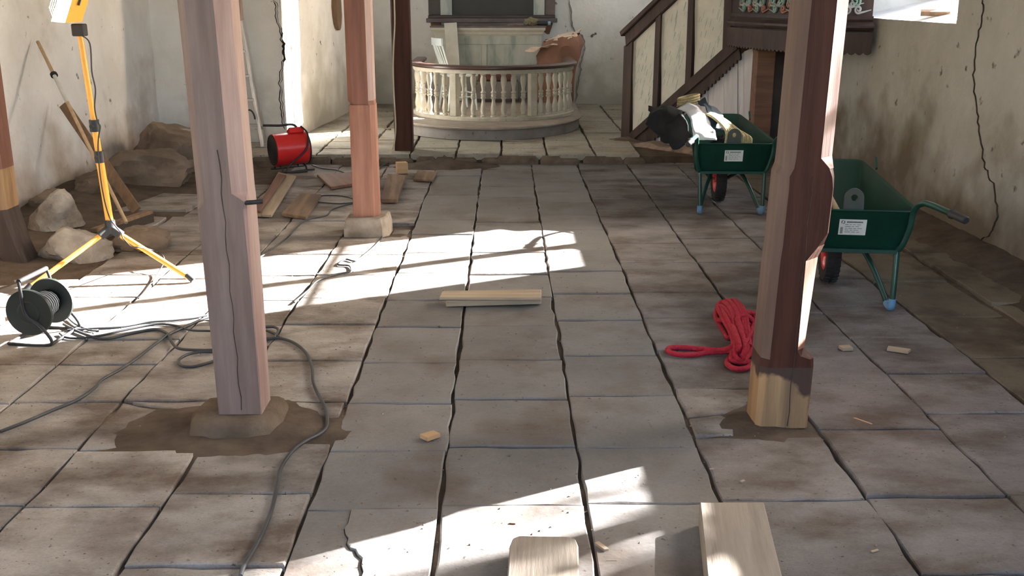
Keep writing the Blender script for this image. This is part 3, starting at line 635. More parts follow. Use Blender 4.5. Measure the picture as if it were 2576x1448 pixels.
# leftmost post
p5 = thing('wooden_post', 'orange-brown leftmost post with a dark bent foot, cut by the picture edge', 'post', (-3.30, 6.62, .0))
post_shaft([(0,-.02,.14,.2,.02,.02,.012,.06), (.12,-.05,.13,.2,.02,.02,.012,.03), (.36,-.09,.11,.2,.02,.03)]).build('dark_foot', m_darkfoot, p5, smooth=30)
post_shaft([(.36,-.1,.11,.2,.02,.03), (5.2,-.1,.11,.2,.03,.04)]).build('shaft', m_bare, p5, smooth=20)
sidestrip([(.62,-.1,.11,.2,.02,.03), (5.2,-.1,.11,.2,.03,.04)], 'r').build('painted_side', m_post_2, p5)
# boards hanging high behind the front left post
hb = PY(588, 66, 8.0)
bt = thing('hanging_post', 'stub of red-brown timber hanging from above behind the front left post', 'timber', (hb.x, 8.0, hb.z))
mb = MB(); mb.box((-.015, 0, 1.45), (.075, .1, 2.9)); mb.build('board', m_post_2, bt); mb = MB(); mb.box((.042, .03, 1.47), (.036, .08, 2.86)); mb.build('side_board', m_post, bt)

# ------------------------------------------------------------------ altar rail on its rounded platform
def ellipse(cx, cy, a, b, n, t0=PI, t1=2*PI): return [Vector((cx + a*math.cos(t0 + (t1-t0)*k/n), cy + b*math.sin(t0 + (t1-t0)*k/n), 0)) for k in range(n + 1)]
plat = thing('altar_platform', 'grey rounded wooden step carrying the altar rail', 'platform', (-.2, 13.1, ZC))
O = Vector((-.2, 13.1, 0))
el = [p - O for p in ellipse(-.2, 13.1, 1.17, 1.46, 40)] + [Vector((1.17, 2.6, 0)), Vector((-1.17, 2.6, 0))]
def scaled(k, z): return [Vector((p.x*k, p.y*(k if p.y < 0 else 1), z)) for p in el]
mb = MB(); mb.loft([scaled(.975, .005), scaled(.975, .125)]); mb.build('riser', m_platform, plat, smooth=30)
mb = MB(); mb.loft([scaled(.985, .118), scaled(1, .126), scaled(1.003, .14), scaled(.995, .152)]); mb.build('tread', m_kneel_top, plat, smooth=30)
rail = thing('altar_rail', 'curved cream balustrade with dark handrail in front of the altar', 'railing', (-.13, 13.24, .243))
RC = Vector((-.13, 13.24, 0)); RR = .965; RB = .97
def railpath(n=48):
    P = [Vector((-RR, .85, 0)), Vector((-RR, .4, 0))] + [Vector((RR*math.cos(PI + PI*k/n), RB*math.sin(PI + PI*k/n), 0)) for k in range(n + 1)] + [Vector((RR, .4, 0)), Vector((RR, .85, 0))]
    return P
def sweep(prof, path):
    secs = []
    for i, p in enumerate(path):
        t = (path[min(i+1, len(path)-1)] - path[max(i-1, 0)]).normalized(); n = Vector((t.y, -t.x, 0))
        secs.append([p + n*u + Vector((0,0,z)) for u, z in prof])
    mb = MB(); mb.loft(secs); return mb
path = railpath()
sweep([(-.045,0),(.05,0),(.05,.03),(.035,.045),(-.035,.045),(-.045,.03)], path).build('base_rail', m_rail, rail, smooth=35)
sweep([(-.035,.545),(.04,.545),(.045,.59),(-.04,.59)], path).build('top_rail', m_rail, rail, smooth=35)
sweep([(-.06,.59),(.065,.59),(.08,.605),(.08,.622),(.055,.637),(-.045,.637),(-.07,.622),(-.07,.605)], path).build('handrail', m_handrail, rail, smooth=35)
prof = [(.036,.045),(.036,.062),(.026,.07),(.03,.078),(.026,.086),(.031,.10),(.036,.13),(.033,.16),(.024,.20),(.019,.24),(.022,.255),(.032,.265),(.032,.275),(.024,.28),(.029,.295),(.029,.305),(.022,.315),(.032,.325),(.032,.335),(.021,.345),(.018,.36),(.024,.40),(.033,.44),(.036,.475),(.031,.505),(.026,.515),(.03,.522),(.026,.53),(.036,.537),(.036,.545)]
mbp = MB(); mbp.lathe(prof, n=12); b0 = mbp.build('baluster', m_rail, rail, smooth=50); bal_me = b0.data
def place(o, ang):
    o.location = (RR*math.cos(ang), RB*math.sin(ang), 0); o.rotation_euler = (0,0,ang + PI/2)
newels = [PI + math.radians(62), PI + math.radians(119)]
angs = []
for a0, a1, n in ((4, 62, 7), (62, 119, 8), (119, 177, 8)):
    for k in range(1, n): angs.append(PI + math.radians(a0 + (a1 - a0) * k / n))
place(b0, angs[0])
for a in angs[1:]:
    c = b0.copy(); C.objects.link(c); place(c, a)
for sx in (-1, 1):
    for y in (.12, .28, .44, .60):
        c = b0.copy(); C.objects.link(c); c.location = (sx*RR, y, 0)
nb = None
for a in newels:
    if nb is None: mb = MB(); mb.box((0,0,.295), (.085,.085,.5)); nb = mb.build('newel_post', m_rail, rail, bevel=.004); o = nb
    else: o = nb.copy(); C.objects.link(o)
    place(o, a)
for sx in (-1, 1):
    mb = MB(); mb.box((sx*RR, .80, .295), (.085,.085,.5)); mb.build('newel_post', m_rail, rail, bevel=.004)

# ------------------------------------------------------------------ altar and altarpiece
ZP = ZC + .152
AX0, AX1 = PY(1096, 200, 14.9).x, PY(1362, 200, 14.9).x; AW = AX1 - AX0; AC = (AX0 + AX1) / 2
alt = thing('altar', 'grey-green marbled wooden altar with cream cornice behind the rail', 'altar', (AC, 15.2, ZP))
H0 = PY(1230, 88, 14.9).z - ZP; H1 = PY(1230, 66, 14.85).z - ZP
mb = MB(); mb.box((0, -.08, H0/2), (AW, .36, H0)); mb.build('body', m_altar, alt, bevel=.004)
for (x0, x1, z0, z1) in ((-AW/2, AW/2, H0-.13, H0), (-AW/2, AW/2, 0, .10), (-AW/2, -AW/2+.10, .10, H0-.13), (AW/2-.10, AW/2, .10, H0-.13), (-.10, -.02, .10, H0-.13)):
    mb = MB(); mb.box(((x0+x1)/2, -.27, (z0+z1)/2), (x1-x0, .025, z1-z0)); mb.build('panel_frame', m_altar, alt, bevel=.004)
mb = MB(); secs = []
for k, z in ((0, H0-.01), (.02, H0+.02), (.02, H0+.035), (.05, H0+.07), (.05, H1-.02)):
    secs.append([Vector((-AW/2-k, -.29-k, z)), Vector((AW/2+k, -.29-k, z)), Vector((AW/2+k, .1, z)), Vector((-AW/2-k, .1, z))])
mb.loft(secs); mb.build('cornice', m_altar_lt, alt)
mb = MB(); mb.box((0, -.12, H1-.008), (AW+.13, .46, .024)); mb.build('altar_top', m_retable_b, alt, bevel=.005)
YR = 15.50
ret = thing('altarpiece', 'dark wooden altarpiece with pale pilasters above the altar', 'altarpiece', (AC, YR, ZP + H1 + .005))
def rb(px0, px1, pz0, pz1, y, nm, mat, th=.1, top=None):
    a = PY(px0, pz1, y); b = PY(px1, pz0, y); o = Vector(ret.location); zt = (top if top else b.z)
    mb = MB(); mb.box(Vector(((a.x+b.x)/2, y + th/2, (a.z+zt)/2)) - o, (b.x-a.x, th, zt-a.z)); return mb.build(nm, mat, ret, bevel=.006)
zb = PY(1240, 56, YR).z
rb(1072, 1402, 46, 57, YR-.16, 'ledge', m_retable_b, .3)
rb(1077, 1397, 38, 46, YR-.12, 'moulding', m_retable, .26)
rb(1078, 1108, 0, 38, YR, 'side_panel', m_retable, .12, 3.0); rb(1370, 1397, 0, 38, YR, 'side_panel', m_retable_b, .12, 3.0)
rb(1108, 1136, 0, 40, YR-.05, 'pilaster', m_altar, .16, 3.0); rb(1342, 1370, 0, 40, YR-.05, 'pilaster', m_altar, .16, 3.0)
rb(1136, 1342, 0, 40, YR+.03, 'picture', m_picture, .06, 3.0)
for s, (a, b) in ((-1, (1083, 1108)), (1, (1366, 1391))):
    pts = [PY(x, y, YR-.05) for x, y in (((a,58),(b,58),(b,62),(b-8,78),(b-12,86),(b-16,86),(a+2,66)) if s < 0 else ((a,58),(b,58),(b-2,66),(a+16,86),(a+10,86),(a+2,80),(a,62)))]
    mb = MB(); mb.prism([p - Vector(ret.location) for p in pts], (0,.2,0)); mb.build('bracket', m_plank_r, ret)
# steps / kneeling box in front of altar with cushion
bx0, bx1 = PY(1198, 260, 14.45).x, PY(1304, 260, 14.45).x
kb = thing('kneeling_box', 'dark wooden kneeling box in front of the altar', 'kneeler', ((bx0+bx1)/2, 14.6, ZP))
mb = MB(); mb.box((0,0,.16), (bx1-bx0, .3, .24)); mb.build('box', m_platform, kb, bevel=.005); mb = MB(); mb.box((0,0,.02), (bx1-bx0+.03, .32, .04)); mb.build('plinth', m_retable, kb)
mb = MB(); mb.box((0,0,.05), (bx1-bx0-.06, .26, .10)); o = mb.build('cushion', m_cush, None, bevel=.03, smooth=60); o.location = ((bx0+bx1)/2, 14.6, ZP + .282); o.modifiers['bevel'].segments = 4; tag(o, 'brown leather cushion lying on the kneeling box', 'cushion')
# loose plank leaning on the altar
a = PY(1133, 58, 14.80); ln = thing('leaning_plank', 'pale grey board leaning against the left of the altar front', 'plank', (PY(1146, 270, 14.4).x, 14.45, ZP))
lo = Vector(ln.location); mb = MB(); mb.bar(Vector((0,0,.01)), Vector((a.x, 14.82, a.z)) - lo, .175, .028, (0,1,0)); o = mb.build('board', m_altar_lt, ln, bevel=.003)
# things on the altar top
c = PY(1335, 58, 14.9); zt = ZP + H1 + .006
rock('rag', (c.x, 14.98, zt), (.12, .10, .085), 41, 'crumpled olive rag on the right end of the altar top', m_olive, 0, .3, .8, cat='rag')
bo = thing('bottle', 'dark bottle with pale blue cap lying beside the rag on the altar', 'bottle', (c.x + .17, 14.95, zt + .032))
Rm = Matrix.Rotation(PI/2, 3, 'Y'); mb = MB(); mb.lathe([(.001,-.08),(.030,-.078),(.032,-.06),(.032,.05),(.02,.075)], n=14, mat=Rm); mb.build('body', m_black, bo, smooth=40)
mb = MB(); mb.lathe([(.024,.072),(.026,.08),(.026,.11),(.001,.112)], n=14, mat=Rm); mb.build('cap', m_bluecap, bo, smooth=40)
for i, (dx, L) in enumerate(((-.33, .16), (-.21, .10))):
    mb = MB(); mb.bar((0,0,.008), (L, .05, .012), .02, .014); o = mb.build('wood_splinter', m_plank_b); o.location = (c.x + dx, 14.88 - i*.02, zt + .001); tag(o, ('long' if i == 0 else 'short') + ' wood splinter lying left of the rag on the altar', 'splinter')

# ------------------------------------------------------------------ chair
ch = thing('chair', 'pale blue spindle-back wooden chair standing inside the altar rail', 'chair', (-.60, 13.55, ZP), math.radians(-68))
# local: +y is forward (sitter faces +y)
mb = MB(); mb.loft([[Vector((x*k, y*k, z)) for x, y in ((-.19,-.17),(.19,-.17),(.215,.2),(-.215,.2))] for k, z in ((.94,.425),(1,.435),(1,.452),(.96,.46))]); mb.build('seat', m_chair, ch, smooth=40)
for sx in (-1, 1):
    for yy, dy in ((.15,.05), (-.13,-.06)):
        mb = MB(); mb.tube([(sx*.15, yy, .43), (sx*.165, yy+dy*.5, .22), (sx*.185, yy+dy, .002)], [.016,.019,.013], 8); mb.build('leg', m_chair, ch, smooth=50)
    mb = MB(); mb.tube([(sx*.172, .18, .17), (sx*.172, -.165, .17)], .010, 6); mb.build('stretcher', m_chair, ch, smooth=50)
mb = MB(); mb.tube([(-.172, .18, .21), (.172, .18, .21)], .010, 6); mb.build('stretcher', m_chair, ch, smooth=50)
crest = [Vector((x, -.265 - .03*(1 - (x/.2)**2), .86)) for x in [(-.2 + .04*k) for k in range(11)]]
mb = MB(); mb.loft([[p + Vector((0,-.011,-.045)), p + Vector((0,.011,-.045)), p + Vector((0,.010,.045)), p + Vector((0,-.012,.045))] for p in crest]); mb.build('crest_rail', m_chair, ch, smooth=40)
for k in range(6):
    u = -1 + 2*k/5; mb = MB(); mb.tube([(u*.15, -.14, .45), (u*.175, -.265 - .03*(1-u*u), .84)], .011 if k in (0,5) else .008, 6); mb.build('spindle', m_chair, ch, smooth=50)

# ------------------------------------------------------------------ brown paper bag bulging over the rail
pb = thing('paper_sack', 'large crumpled brown paper sack bulging over the right of the altar rail', 'sack', (.70, 14.62, ZP))
def crumple(p, s, a, seed): return Vector((noise.noise(p*s + Vector((seed,0,0))), noise.noise(p*s + Vector((0,seed,7))), noise.noise(p*s + Vector((3,5,seed))))) * a
def sackring(cx, cy, rx, ry, z, n=40, seed=1, tilt=0):
    out = []
    for k in range(n):
        a = 2*PI*k/n; ca, sa = math.cos(a), math.sin(a); q = (abs(ca)**2.6 + abs(sa)**2.6) ** (-1/2.6)
        p = Vector((cx + rx*q*ca, cy + ry*q*sa, z + tilt*ca)); out.append(p + crumple(p, 5, .06, seed) + crumple(p, 14, .022, seed + 4))
    return out
mb = MB(); R = []
for cx_, cy_, rx, ry, z, tl in ((0,0,.26,.24,.0,0),(0,0,.28,.25,.2,0),(.02,-.0,.28,.25,.45,0),(.07,.02,.30,.26,.62,.0),(.11,.03,.29,.25,.75,.03),(.09,.03,.24,.20,.85,.05)): R.append(sackring(cx_, cy_, rx, ry, z, tilt=tl))
for q in R[0]: q.z = max(q.z, .004); 
for q in R[0]: q.z = min(q.z, .02)
mb.loft(R, caps=False); mb.f.append(list(reversed(range(40)))); mb.build('body', m_brownp, pb, smooth=28)
mb = MB(); T = [sackring(.09,.03,.235,.195,.845, seed=2, tilt=.05), sackring(.06,.0,.20,.16,.87, seed=3, tilt=.06), sackring(.05,0,.12,.10,.80, seed=5, tilt=.02)]
mb.loft(T, caps=False); mb.f.append(list(range(80, 120))); mb.build('crumpled_rim', m_palep, pb, smooth=25)
mb = MB(); g2 = []
for j in range(7):
    for i in range(9):
        p = Vector((-.40 + i*.055, -.30 + j*.05, .69 + .012*i)); g2.append(p + crumple(p, 8, .05, 8))
mb.add(g2, [(j*9+i, j*9+i+1, (j+1)*9+i+1, (j+1)*9+i) for j in range(6) for i in range(8)]); o = mb.build('loose_flap', m_palep, pb, smooth=25); sm = o.modifiers.new('t', 'SOLIDIFY'); sm.thickness = .004
ft = [(.22,.05,.86),(.36,.02,1.00),(.42,.03,.97)]
mb = MB(); g2 = []
for j in range(5):
    for i in range(6):
        p = Vector((.12 + i*.05, -.08 + j*.05, .84 + .028*i - .012*abs(j-2))); g2.append(p + crumple(p, 9, .07, 21))
mb.add(g2, [(j*6+i, j*6+i+1, (j+1)*6+i+1, (j+1)*6+i) for j in range(4) for i in range(5)]); o = mb.build('torn_corner', m_palep, pb, smooth=25); sm = o.modifiers.new('t', 'SOLIDIFY'); sm.thickness = .004

# ------------------------------------------------------------------ pulpit stair (boarded flank) running up to the pulpit
SP = (1.40, 11.93); SDn = (.707, -.707); SN = Vector((-.707, -.707, 0))     # SN faces the nave
stair = thing('pulpit_stair', 'brown boarded pulpit stair with green-marbled panels and scalloped string', 'stairs', (1.9, 11.43, 0))
SO = Vector(stair.location)
def splane(px, th, offn, nm, mat, parent=stair, bevel=0):
    P = [PL(x, y, SP, SDn) + SN*offn - SO for x, y in px]
    mb = MB(); mb.prism(P, -SN*th); return mb.build(nm, mat, parent, bevel=bevel)
def strokes(px0, px1, ytop, ybot, seed, parent):
    rr = random.Random(seed); mb = MB()
    for k in range(60):
        x = rr.uniform(px0, px1); t = (x - px0) / (px1 - px0); y0 = rr.uniform(ytop(x) + 4, ybot(x) - 14); L = rr.uniform(8, 26)
        a = PL(x, y0 + L, SP, SDn); b = PL(x + L*.22, y0, SP, SDn); hw = rr.uniform(.002, .0045)
        d = Vector((SDn[0], SDn[1], 0)) * hw
        mb.add([a - d + SN*.0115 - SO, a + d*.4 + SN*.0115 - SO, b + d + SN*.0115 - SO, b - d*.4 + SN*.0115 - SO], [(0,1,2,3)])
    o = mb.build('brush_strokes', m_stroke, parent); o['kind'] = 'stuff'
rail_top = lambda x: 80 - (x - 1570) * .95; rail_bot = lambda x: 112 - (x - 1580) * .95
str_top = lambda x: 345 - (x - 1578) * .86; str_bot = lambda x: 352 - (x - 1592) * .80
panels = [(1596, 1655), (1668, 1738), (1752, 1832)]
for i, (a, b) in enumerate(panels):
    pn = splane([(a-3, rail_bot(a-3)+8), (b+3, rail_bot(b+3)+8), (b+3, str_top(b+3)), (a-3, str_top(a-3))], .02, .01, 'marbled_panel', m_marble)
    strokes(a+2, b-2, lambda x: rail_bot(x)+6, lambda x: str_top(x)-4, 50 + i, pn)
for (a, b) in ((1575, 1596), (1655, 1668), (1738, 1752), (1832, 1852)):
    splane([(a, rail_bot(a)), (b, rail_bot(b)), (b - (8 if a == 1575 else 10), str_top(b - 10) + 4), (a - (8 if a == 1575 else 10) , str_top(a-10) + 4)], .06, .04, 'stair_post', m_stair_fr)
splane([(1568, rail_top(1568)-2), (1870, rail_top(1870)-2), (1870, rail_top(1870)+12), (1572, rail_top(1572)+14)], .12, .08, 'handrail', m_stair_fr, bevel=.01)
splane([(1578, rail_top(1578)+12), (1868, rail_top(1868)+12), (1868, rail_bot(1868)+8), (1580, rail_bot(1580)+6)], .06, .05, 'upper_moulding', m_stair_fr, bevel=.008)
splane([(1570, 352), (1862, 88), (1862, 122), (1596, 354)], .07, .05, 'string_board', m_stair_fr, bevel=.006)
# scalloped under-board
top = []; bot = []; ns = 26
for k in range(ns + 1):
    t = k / ns; x = 1598 + (1862 - 1598) * t; y = 353 - (353 - 118) * t
    top.append((x, y - 4))
for k in range(ns * 4 + 1):
    t = k / (ns * 4); x = 1632 + (1866 - 1632) * t; y = 362 - (362 - 142) * t; sc = abs(math.sin(t * ns * PI)) * 5; bot.append((x + sc*.6, y + sc))
splane(top + bot[::-1], .03, .03, 'scalloped_board', m_stair_fr)
# white-washed boards closing the space under the stair
bx = [1640, 1690, 1735, 1778, 1818, 1853, 1868, 1892]
lowy = lambda x: 350 + (x - 1548) * .19
for i in range(len(bx) - 1):
    a, b = bx[i] + .8, bx[i+1] - .8
    ty = lambda x: max(120, 352 - (x - 1640) * .97)
    splane([(a, ty(a)), (b, ty(b)), (b, lowy(b)+8), (a, lowy(a)+8)], .02, -.02 - (.006 if i % 2 else 0), 'plank', m_wplank)
# sill beam and rough stub under the foot
mb = MB(); A = Vector((1.24, 11.80, 0)); B = Vector((2.22, 10.72, 0)); secs = []
for k in range(13):
    t = k / 12; p = A.lerp(B, t); h = .10 + .02*math.sin(k*1.7) + (.02 if t > .6 else 0)
    secs.append([p + SN*(.10 + .012*math.sin(k*2.3)) - SO, p + SN*.11 + Vector((0,0,h*.6)) - SO, p + SN*.06 + Vector((0,0,h)) - SO, p - SN*.14 + Vector((0,0,h)) - SO, p - SN*.14 - SO])
mb.loft(secs); mb.build('sill_beam', m_sill, stair, smooth=30)
# pulpit body
PV = [(2.33, 11.0), (2.36, 10.72), (2.50, 10.12), (2.74, 9.5), (3.24, 9.36)]
pul = thing('pulpit', 'dark brown polygonal pulpit with carved green scrolls fixed to the right wall', 'pulpit', (2.8, 10.1, 0)); PO = Vector(pul.location)
pc = Vector((3.1, 10.5, 0)); PZ = .07
def pring(z, k):
    out = []
    for x, y in PV: v = Vector((x, y, 0)) - pc; out.append(pc + v*(1 + k) + Vector((0,0,z + PZ)) - PO)
    e = out[-1]; out[-1] = Vector((min(e.x, XR - .03 - PO.x), e.y, e.z))
    out += [Vector((XR - .03, 11.2, z + PZ)) - PO, Vector((2.7, 11.3, z + PZ)) - PO]; return out
def pstack(prof, nm, mat, **k): mb = MB(); mb.loft([pring(z, q) for q, z in prof]); return mb.build(nm, mat, pul, **k)
pstack([(.0,1.43),(.0,2.6)], 'body', m_pulp)
pstack([(.0,1.30),(.03,1.305),(.05,1.33),(.05,1.35),(.01,1.38),(.02,1.40),(.02,1.43)], 'base_moulding', m_pulp)
pstack([(.02,1.64),(.06,1.66),(.09,1.70),(.09,1.73),(.03,1.76)], 'upper_moulding', m_pulp)
pstack([(-.35,1.16),(-.02,1.165),(-.02,1.30)], 'floor_frame', m_pulp)
# scalloped skirt round the underside
for i in range(len(PV) - 1):
    a, b = [pc + (Vector((*q, 0)) - pc) * 1.035 - PO for q in (PV[i], PV[i+1])]
    if i == len(PV) - 2: b.x = min(b.x, XR - .05 - PO.x)
    L = (b - a).length; n = max(2, round(L / .065)); P = [a + Vector((0,0,1.36)), b + Vector((0,0,1.36))]
    for k in range(n * 4, -1, -1):
        t = k / (n * 4); P.append(a.lerp(b, t) + Vector((0,0,1.185 - .02*abs(math.sin(t*n*PI)))))
    nn = Vector((b - a).cross(Vector((0,0,1)))).normalized(); 
    if nn.dot(pc - PO - a) < 0: nn = -nn
    mb = MB(); mb.prism(P, nn*.02); mb.build('scalloped_skirt', m_stair_fr, pul)
# carved scrolls on the frieze: spirals of raised paint
def scroll(i, u, z, s, mat, flip=1, turns=1.6, nm='scroll'):
    a, b = Vector((*PV[i], 0)), Vector((*PV[i+1], 0)); d = (b - a).normalized(); n = d.cross(Vector((0,0,1))).normalized()
    if n.dot(a - pc) < 0: n = -n
    P = []
    for k in range(26):
        t = k / 25; r = s * (.12 + .88*(1 - t)); ang = turns*2*PI*t - PI/2
        P.append(a.lerp(b, u) + d*flip*r*math.cos(ang)*.9 + Vector((0,0,z + r*math.sin(ang))) + n*.012 - PO)
    for k in range(8):
        t = k / 7; P.insert(0, P[0] + d*flip*-.02*s/.05 + Vector((0,0,.004)))
    mb = MB(); mb.tube(P, [.005 + .007*min(1, k/8) for k in range(len(P))], 6); mb.build(nm, mat, pul, smooth=60)
for i, us in ((1, (.16, .38, .62, .85)), (2, (.14, .34, .56, .8)), (3, (.16, .34, .52, .70))):
    for k, u in enumerate(us):
        scroll(i, u, 1.63, .052, (m_carve if i < 3 or k == 3 else m_scroll), 1 if k % 2 else -1)
        scroll(i, u + .06, 1.555, .034, (m_carve_r if i < 3 and k % 2 else m_scroll if i == 3 else m_carve), -1 if k % 2 else 1, 1.3); scroll(i, u - .05, 1.60, .026, m_carve_r if k % 2 == 0 and i < 3 else m_scroll, 1 if k % 2 else -1, 1.0)
for u in (.30, .36, .42):
    a, b = Vector((*PV[1], 0)), Vector((*PV[2], 0)); d = (b-a).normalized(); p = a.lerp(b, u + .1) - PO
    mb = MB(); mb.box(p + Vector((-.012, -.012, 1.67)), (.03, .03, .025)); mb.build('dentil', m_altar_lt, pul)
# timber leg under the pulpit
lg = PL(1925, 290, SP, SDn)
mb = MB(); mb.box((2.62 - PO.x, 10.62 - PO.y, .58), (.19, .19, 1.14)); mb.build('support_post', m_plank_r, pul, bevel=.01)
mb = MB(); mb.box((3.0 - PO.x, 10.9 - PO.y, .58), (.5, .06, 1.14)); mb.build('back_board', m_retable, pul)

# ------------------------------------------------------------------ wheelbarrows
def barrow(x, y, rz, label, group='green wheelbarrows'):
    B_ = thing('wheelbarrow', label, 'wheelbarrow', (x, y, 0), rz, group)
    # local: +y forward (wheel), rear panel at y=0 facing -y
    def ring(z, y0, y1, w0, w1, n=4):
        P = []; r = .06
        def corner(cx, cy, a0):
            for k in range(n): a = a0 + (PI/2)*k/(n-1); P.append(Vector((cx + r*math.cos(a), cy + r*math.sin(a), z)))
        corner(w0 - r*.5, y0 + r, -PI/2); corner(w1 - r, y1 - r, 0); corner(-w1 + r, y1 - r, PI/2); corner(-w0 + r*.5, y0 + r, PI)
        return P
    z0, zr = .33, .57
    def tilt(P): return [p + Vector((0,0,.085*p.y)) if p.z > .45 else p for p in P]
    outer = [ring(z0, .05, .72, .245, .17), ring(.36, .02, .78, .262, .185), tilt(ring(zr-.015, -.02, 1.12, .295, .235)), tilt(ring(zr, -.035, 1.14, .31, .25)), tilt(ring(zr+.006, -.03, 1.13, .305, .245)),
             tilt(ring(zr-.004, -.012, 1.11, .287, .228)), ring(.362, .03, .77, .253, .177), ring(z0+.012, .06, .71, .235, .16)]
    mb = MB(); mb.loft(outer, caps=False); n = 16
    mb.f.append(list(reversed(range(n)))); mb.f.append(list(range(7*n, 8*n))); mb.build('tray', m_green, B_, smooth=40)
    for sx in (-1, 1):
        hp = smoothpath([(sx*.12, .72, .22), (sx*.17, .40, .315), (sx*.25, .05, .33), (sx*.292, -.02, .46), (sx*.30, -.05, .575), (sx*.315, -.14, .635), (sx*.345, -.24, .645), (sx*.43, -.50, .63)], 5)
        mb = MB(); mb.tube(hp, .0165, 10); mb.build('handle_tube', m_greent, B_, smooth=50)
        mb = MB(); e = hp[-1]; d = (hp[-1] - hp[-3]).normalized(); mb.tube([e - d*.115, e - d*.11, e - d*.10, e - d*.09, e + d*.01, e + d*.016], [.020,.026,.026,.021,.021,.016], 10); mb.build('grip', m_black, B_, smooth=50)
        lp = smoothpath([(sx*.255, .03, .34), (sx*.25, .0, .18), (sx*.245, -.012, .035), (sx*.24, .02, .02), (sx*.235, .06, .035), (sx*.17, .19, .20), (sx*.10, .32, .325)], 5)
        mb = MB(); mb.tube(lp, .016, 10); leg = mb.build('leg', m_greent, B_, smooth=50)
        mb = MB(); mb.tube(smoothpath([(sx*.247, -.014, .075), (sx*.245, -.012, .03), (sx*.24, .02, .021), (sx*.235, .06, .03)], 4), .0205, 10); mb.build('foot_cap', m_blue, leg, smooth=50)
        mb = MB(); mb.bar((sx*.17, .40, .31), (sx*.07, .60, .19), .03, .02); mb.build('fork', m_greent, B_)
        mb = MB(); mb.bar((sx*.295, .93, .645), (sx*.30, 1.0, .70), .012, .02); mb.build('rim_lug', m_greent, B_)
    mb = MB(); mb.bar((-.25, .02, .335), (.25, .02, .335), .03, .02); mb.build('cross_brace', m_greent, B_)
    Rx = Matrix.Rotation(PI/2, 3, 'Y'); wc = Vector((0, .61, .185))
    tp = [(.11,-.03),(.15,-.045),(.175,-.04),(.185,-.02),(.185,.02),(.175,.04),(.15,.045),(.11,.03)]
    mb = MB(); n = 32; secs = []
    for k in range(n):
        a = 2*PI*k/n; secs.append([wc + Vector((u, r*math.cos(a), r*math.sin(a))) for r, u in tp])
    vs = [p for q in secs for p in q]; m_ = len(tp); fs = []
    for i in range(n):
        for k in range(m_): fs.append((i*m_+k, i*m_+(k+1) % m_, ((i+1) % n)*m_+(k+1) % m_, ((i+1) % n)*m_+k))
    mb.add(vs, fs); wh = mb.build('tyre', m_tyre, B_, smooth=50)
    mb = MB()
    for k in range(30):
        a = 2*PI*k/30
        for u in (-.024, .024): mb.box(wc + Vector((u, .186*math.cos(a + u), .186*math.sin(a + u))), (.030, .014, .008), Matrix.Rotation(a + u - PI/2, 3, 'X'))
    o = mb.build('tread', m_tyre, wh); o['kind'] = 'stuff'
    mb = MB(); mb.lathe([(.001,-.035),(.03,-.035),(.035,-.012),(.10,-.02),(.115,-.034),(.115,.034),(.10,.02),(.035,.012),(.03,.035),(.001,.035)], wc, 24, Rx); mb.build('hub', m_redp, B_, smooth=40)
    mb = MB(); mb.tube([wc + Vector((-.08,0,0)), wc + Vector((.08,0,0))], .01, 8); mb.build('axle', m_steel, B_)
    # bracket with an eye on the inner rear rim
    mb = MB(); a = [Vector((.052*math.cos(t), 0, .052*math.sin(t) + .05)) for t in [PI*k/12 for k in range(13)]]; ot = [Vector((.055, 0, -.05))] + a + [Vector((-.055, 0, -.05))]
    inn = [Vector((.019*math.cos(t), 0, .05 + .019*math.sin(t))) for t in [2*PI*k/15 for k in range(15)]]; base = Vector((.0, .015, .578))
    vs = [base + p for p in ot] + [base + p for p in inn]; vs += [p + Vector((0,.012,0)) for p in vs]; n1 = len(ot); nt_ = n1 + 15; fs = []
    for k in range(n1):
        q = (k + 1) % n1; i1, i2 = k, q; j1 = n1 + min(range(15), key=lambda j: (inn[j]-ot[k]).length); j2 = n1 + min(range(15), key=lambda j: (inn[j]-ot[q]).length)
        f_ = [i1, i2] + ([j2, j1] if j1 != j2 else [j1]); fs.append(tuple(f_)); fs.append(tuple(reversed([x + nt_ for x in f_]))); fs.append((i1, i2, i2+nt_, i1+nt_))
    mb.add(vs, fs); mb.build('eye_bracket', m_brk, B_)
    # sticker on the rear panel
    def rp(u, z): t = (z - .36) / (zr - .375); return Vector((u, .02 - .04*t - .0035, z))
    lb = MB(); P = [rp(-.072,.425), rp(.072,.425), rp(.072,.515), rp(-.072,.515)]; lb.prism(P, (0,.003,0)); L_ = lb.build('label_sticker', m_paper, B_)
    ik = MB(); q = Vector((0,-.0012,0))
    def dash(u0, u1, z, h=.006): ik.prism([rp(u0, z) + q, rp(u1, z) + q, rp(u1, z+h) + q, rp(u0, z+h) + q], (0,.0008,0))
    cx_, cz_ = -.052, .499
    for k in range(12):
        if k in (2, 8): continue
        a0, a1 = 2*PI*k/12, 2*PI*(k+1)/12
        ik.prism([rp(cx_ + r*math.cos(a), cz_ + r*math.sin(a)) + q for r, a in ((.0065,a0),(.0105,a0),(.0105,a1),(.0065,a1))], (0,.0008,0))
    u = -.032
    for wd in (.008,.006,.008,.006,.006,.008,.006,.008,.007,.006): dash(u, u + wd, .496, .0075); u += wd + .0016
    for z, ws in ((.484, (.018,.010,.016,.02)), (.473, (.03,.012,.02)), (.462, (.012,.02,.016,.024)), (.452, (.02,.014,.026)), (.441, (.03,.02,.016))):
        u = -.04
        for wd in ws: dash(u, u + wd, z, .0022); u += wd + .006
    for k in range(9): dash(-.064, -.050, .433 + k*.0042, .0022 if k % 3 else .003)
    o = ik.build('label_print', m_ink, L_)
    return B_
bw1 = barrow(1.80, 8.06, math.radians(-2), 'far green wheelbarrow by the pulpit stair, loaded with rope and black bag', 'wheelbarrows')
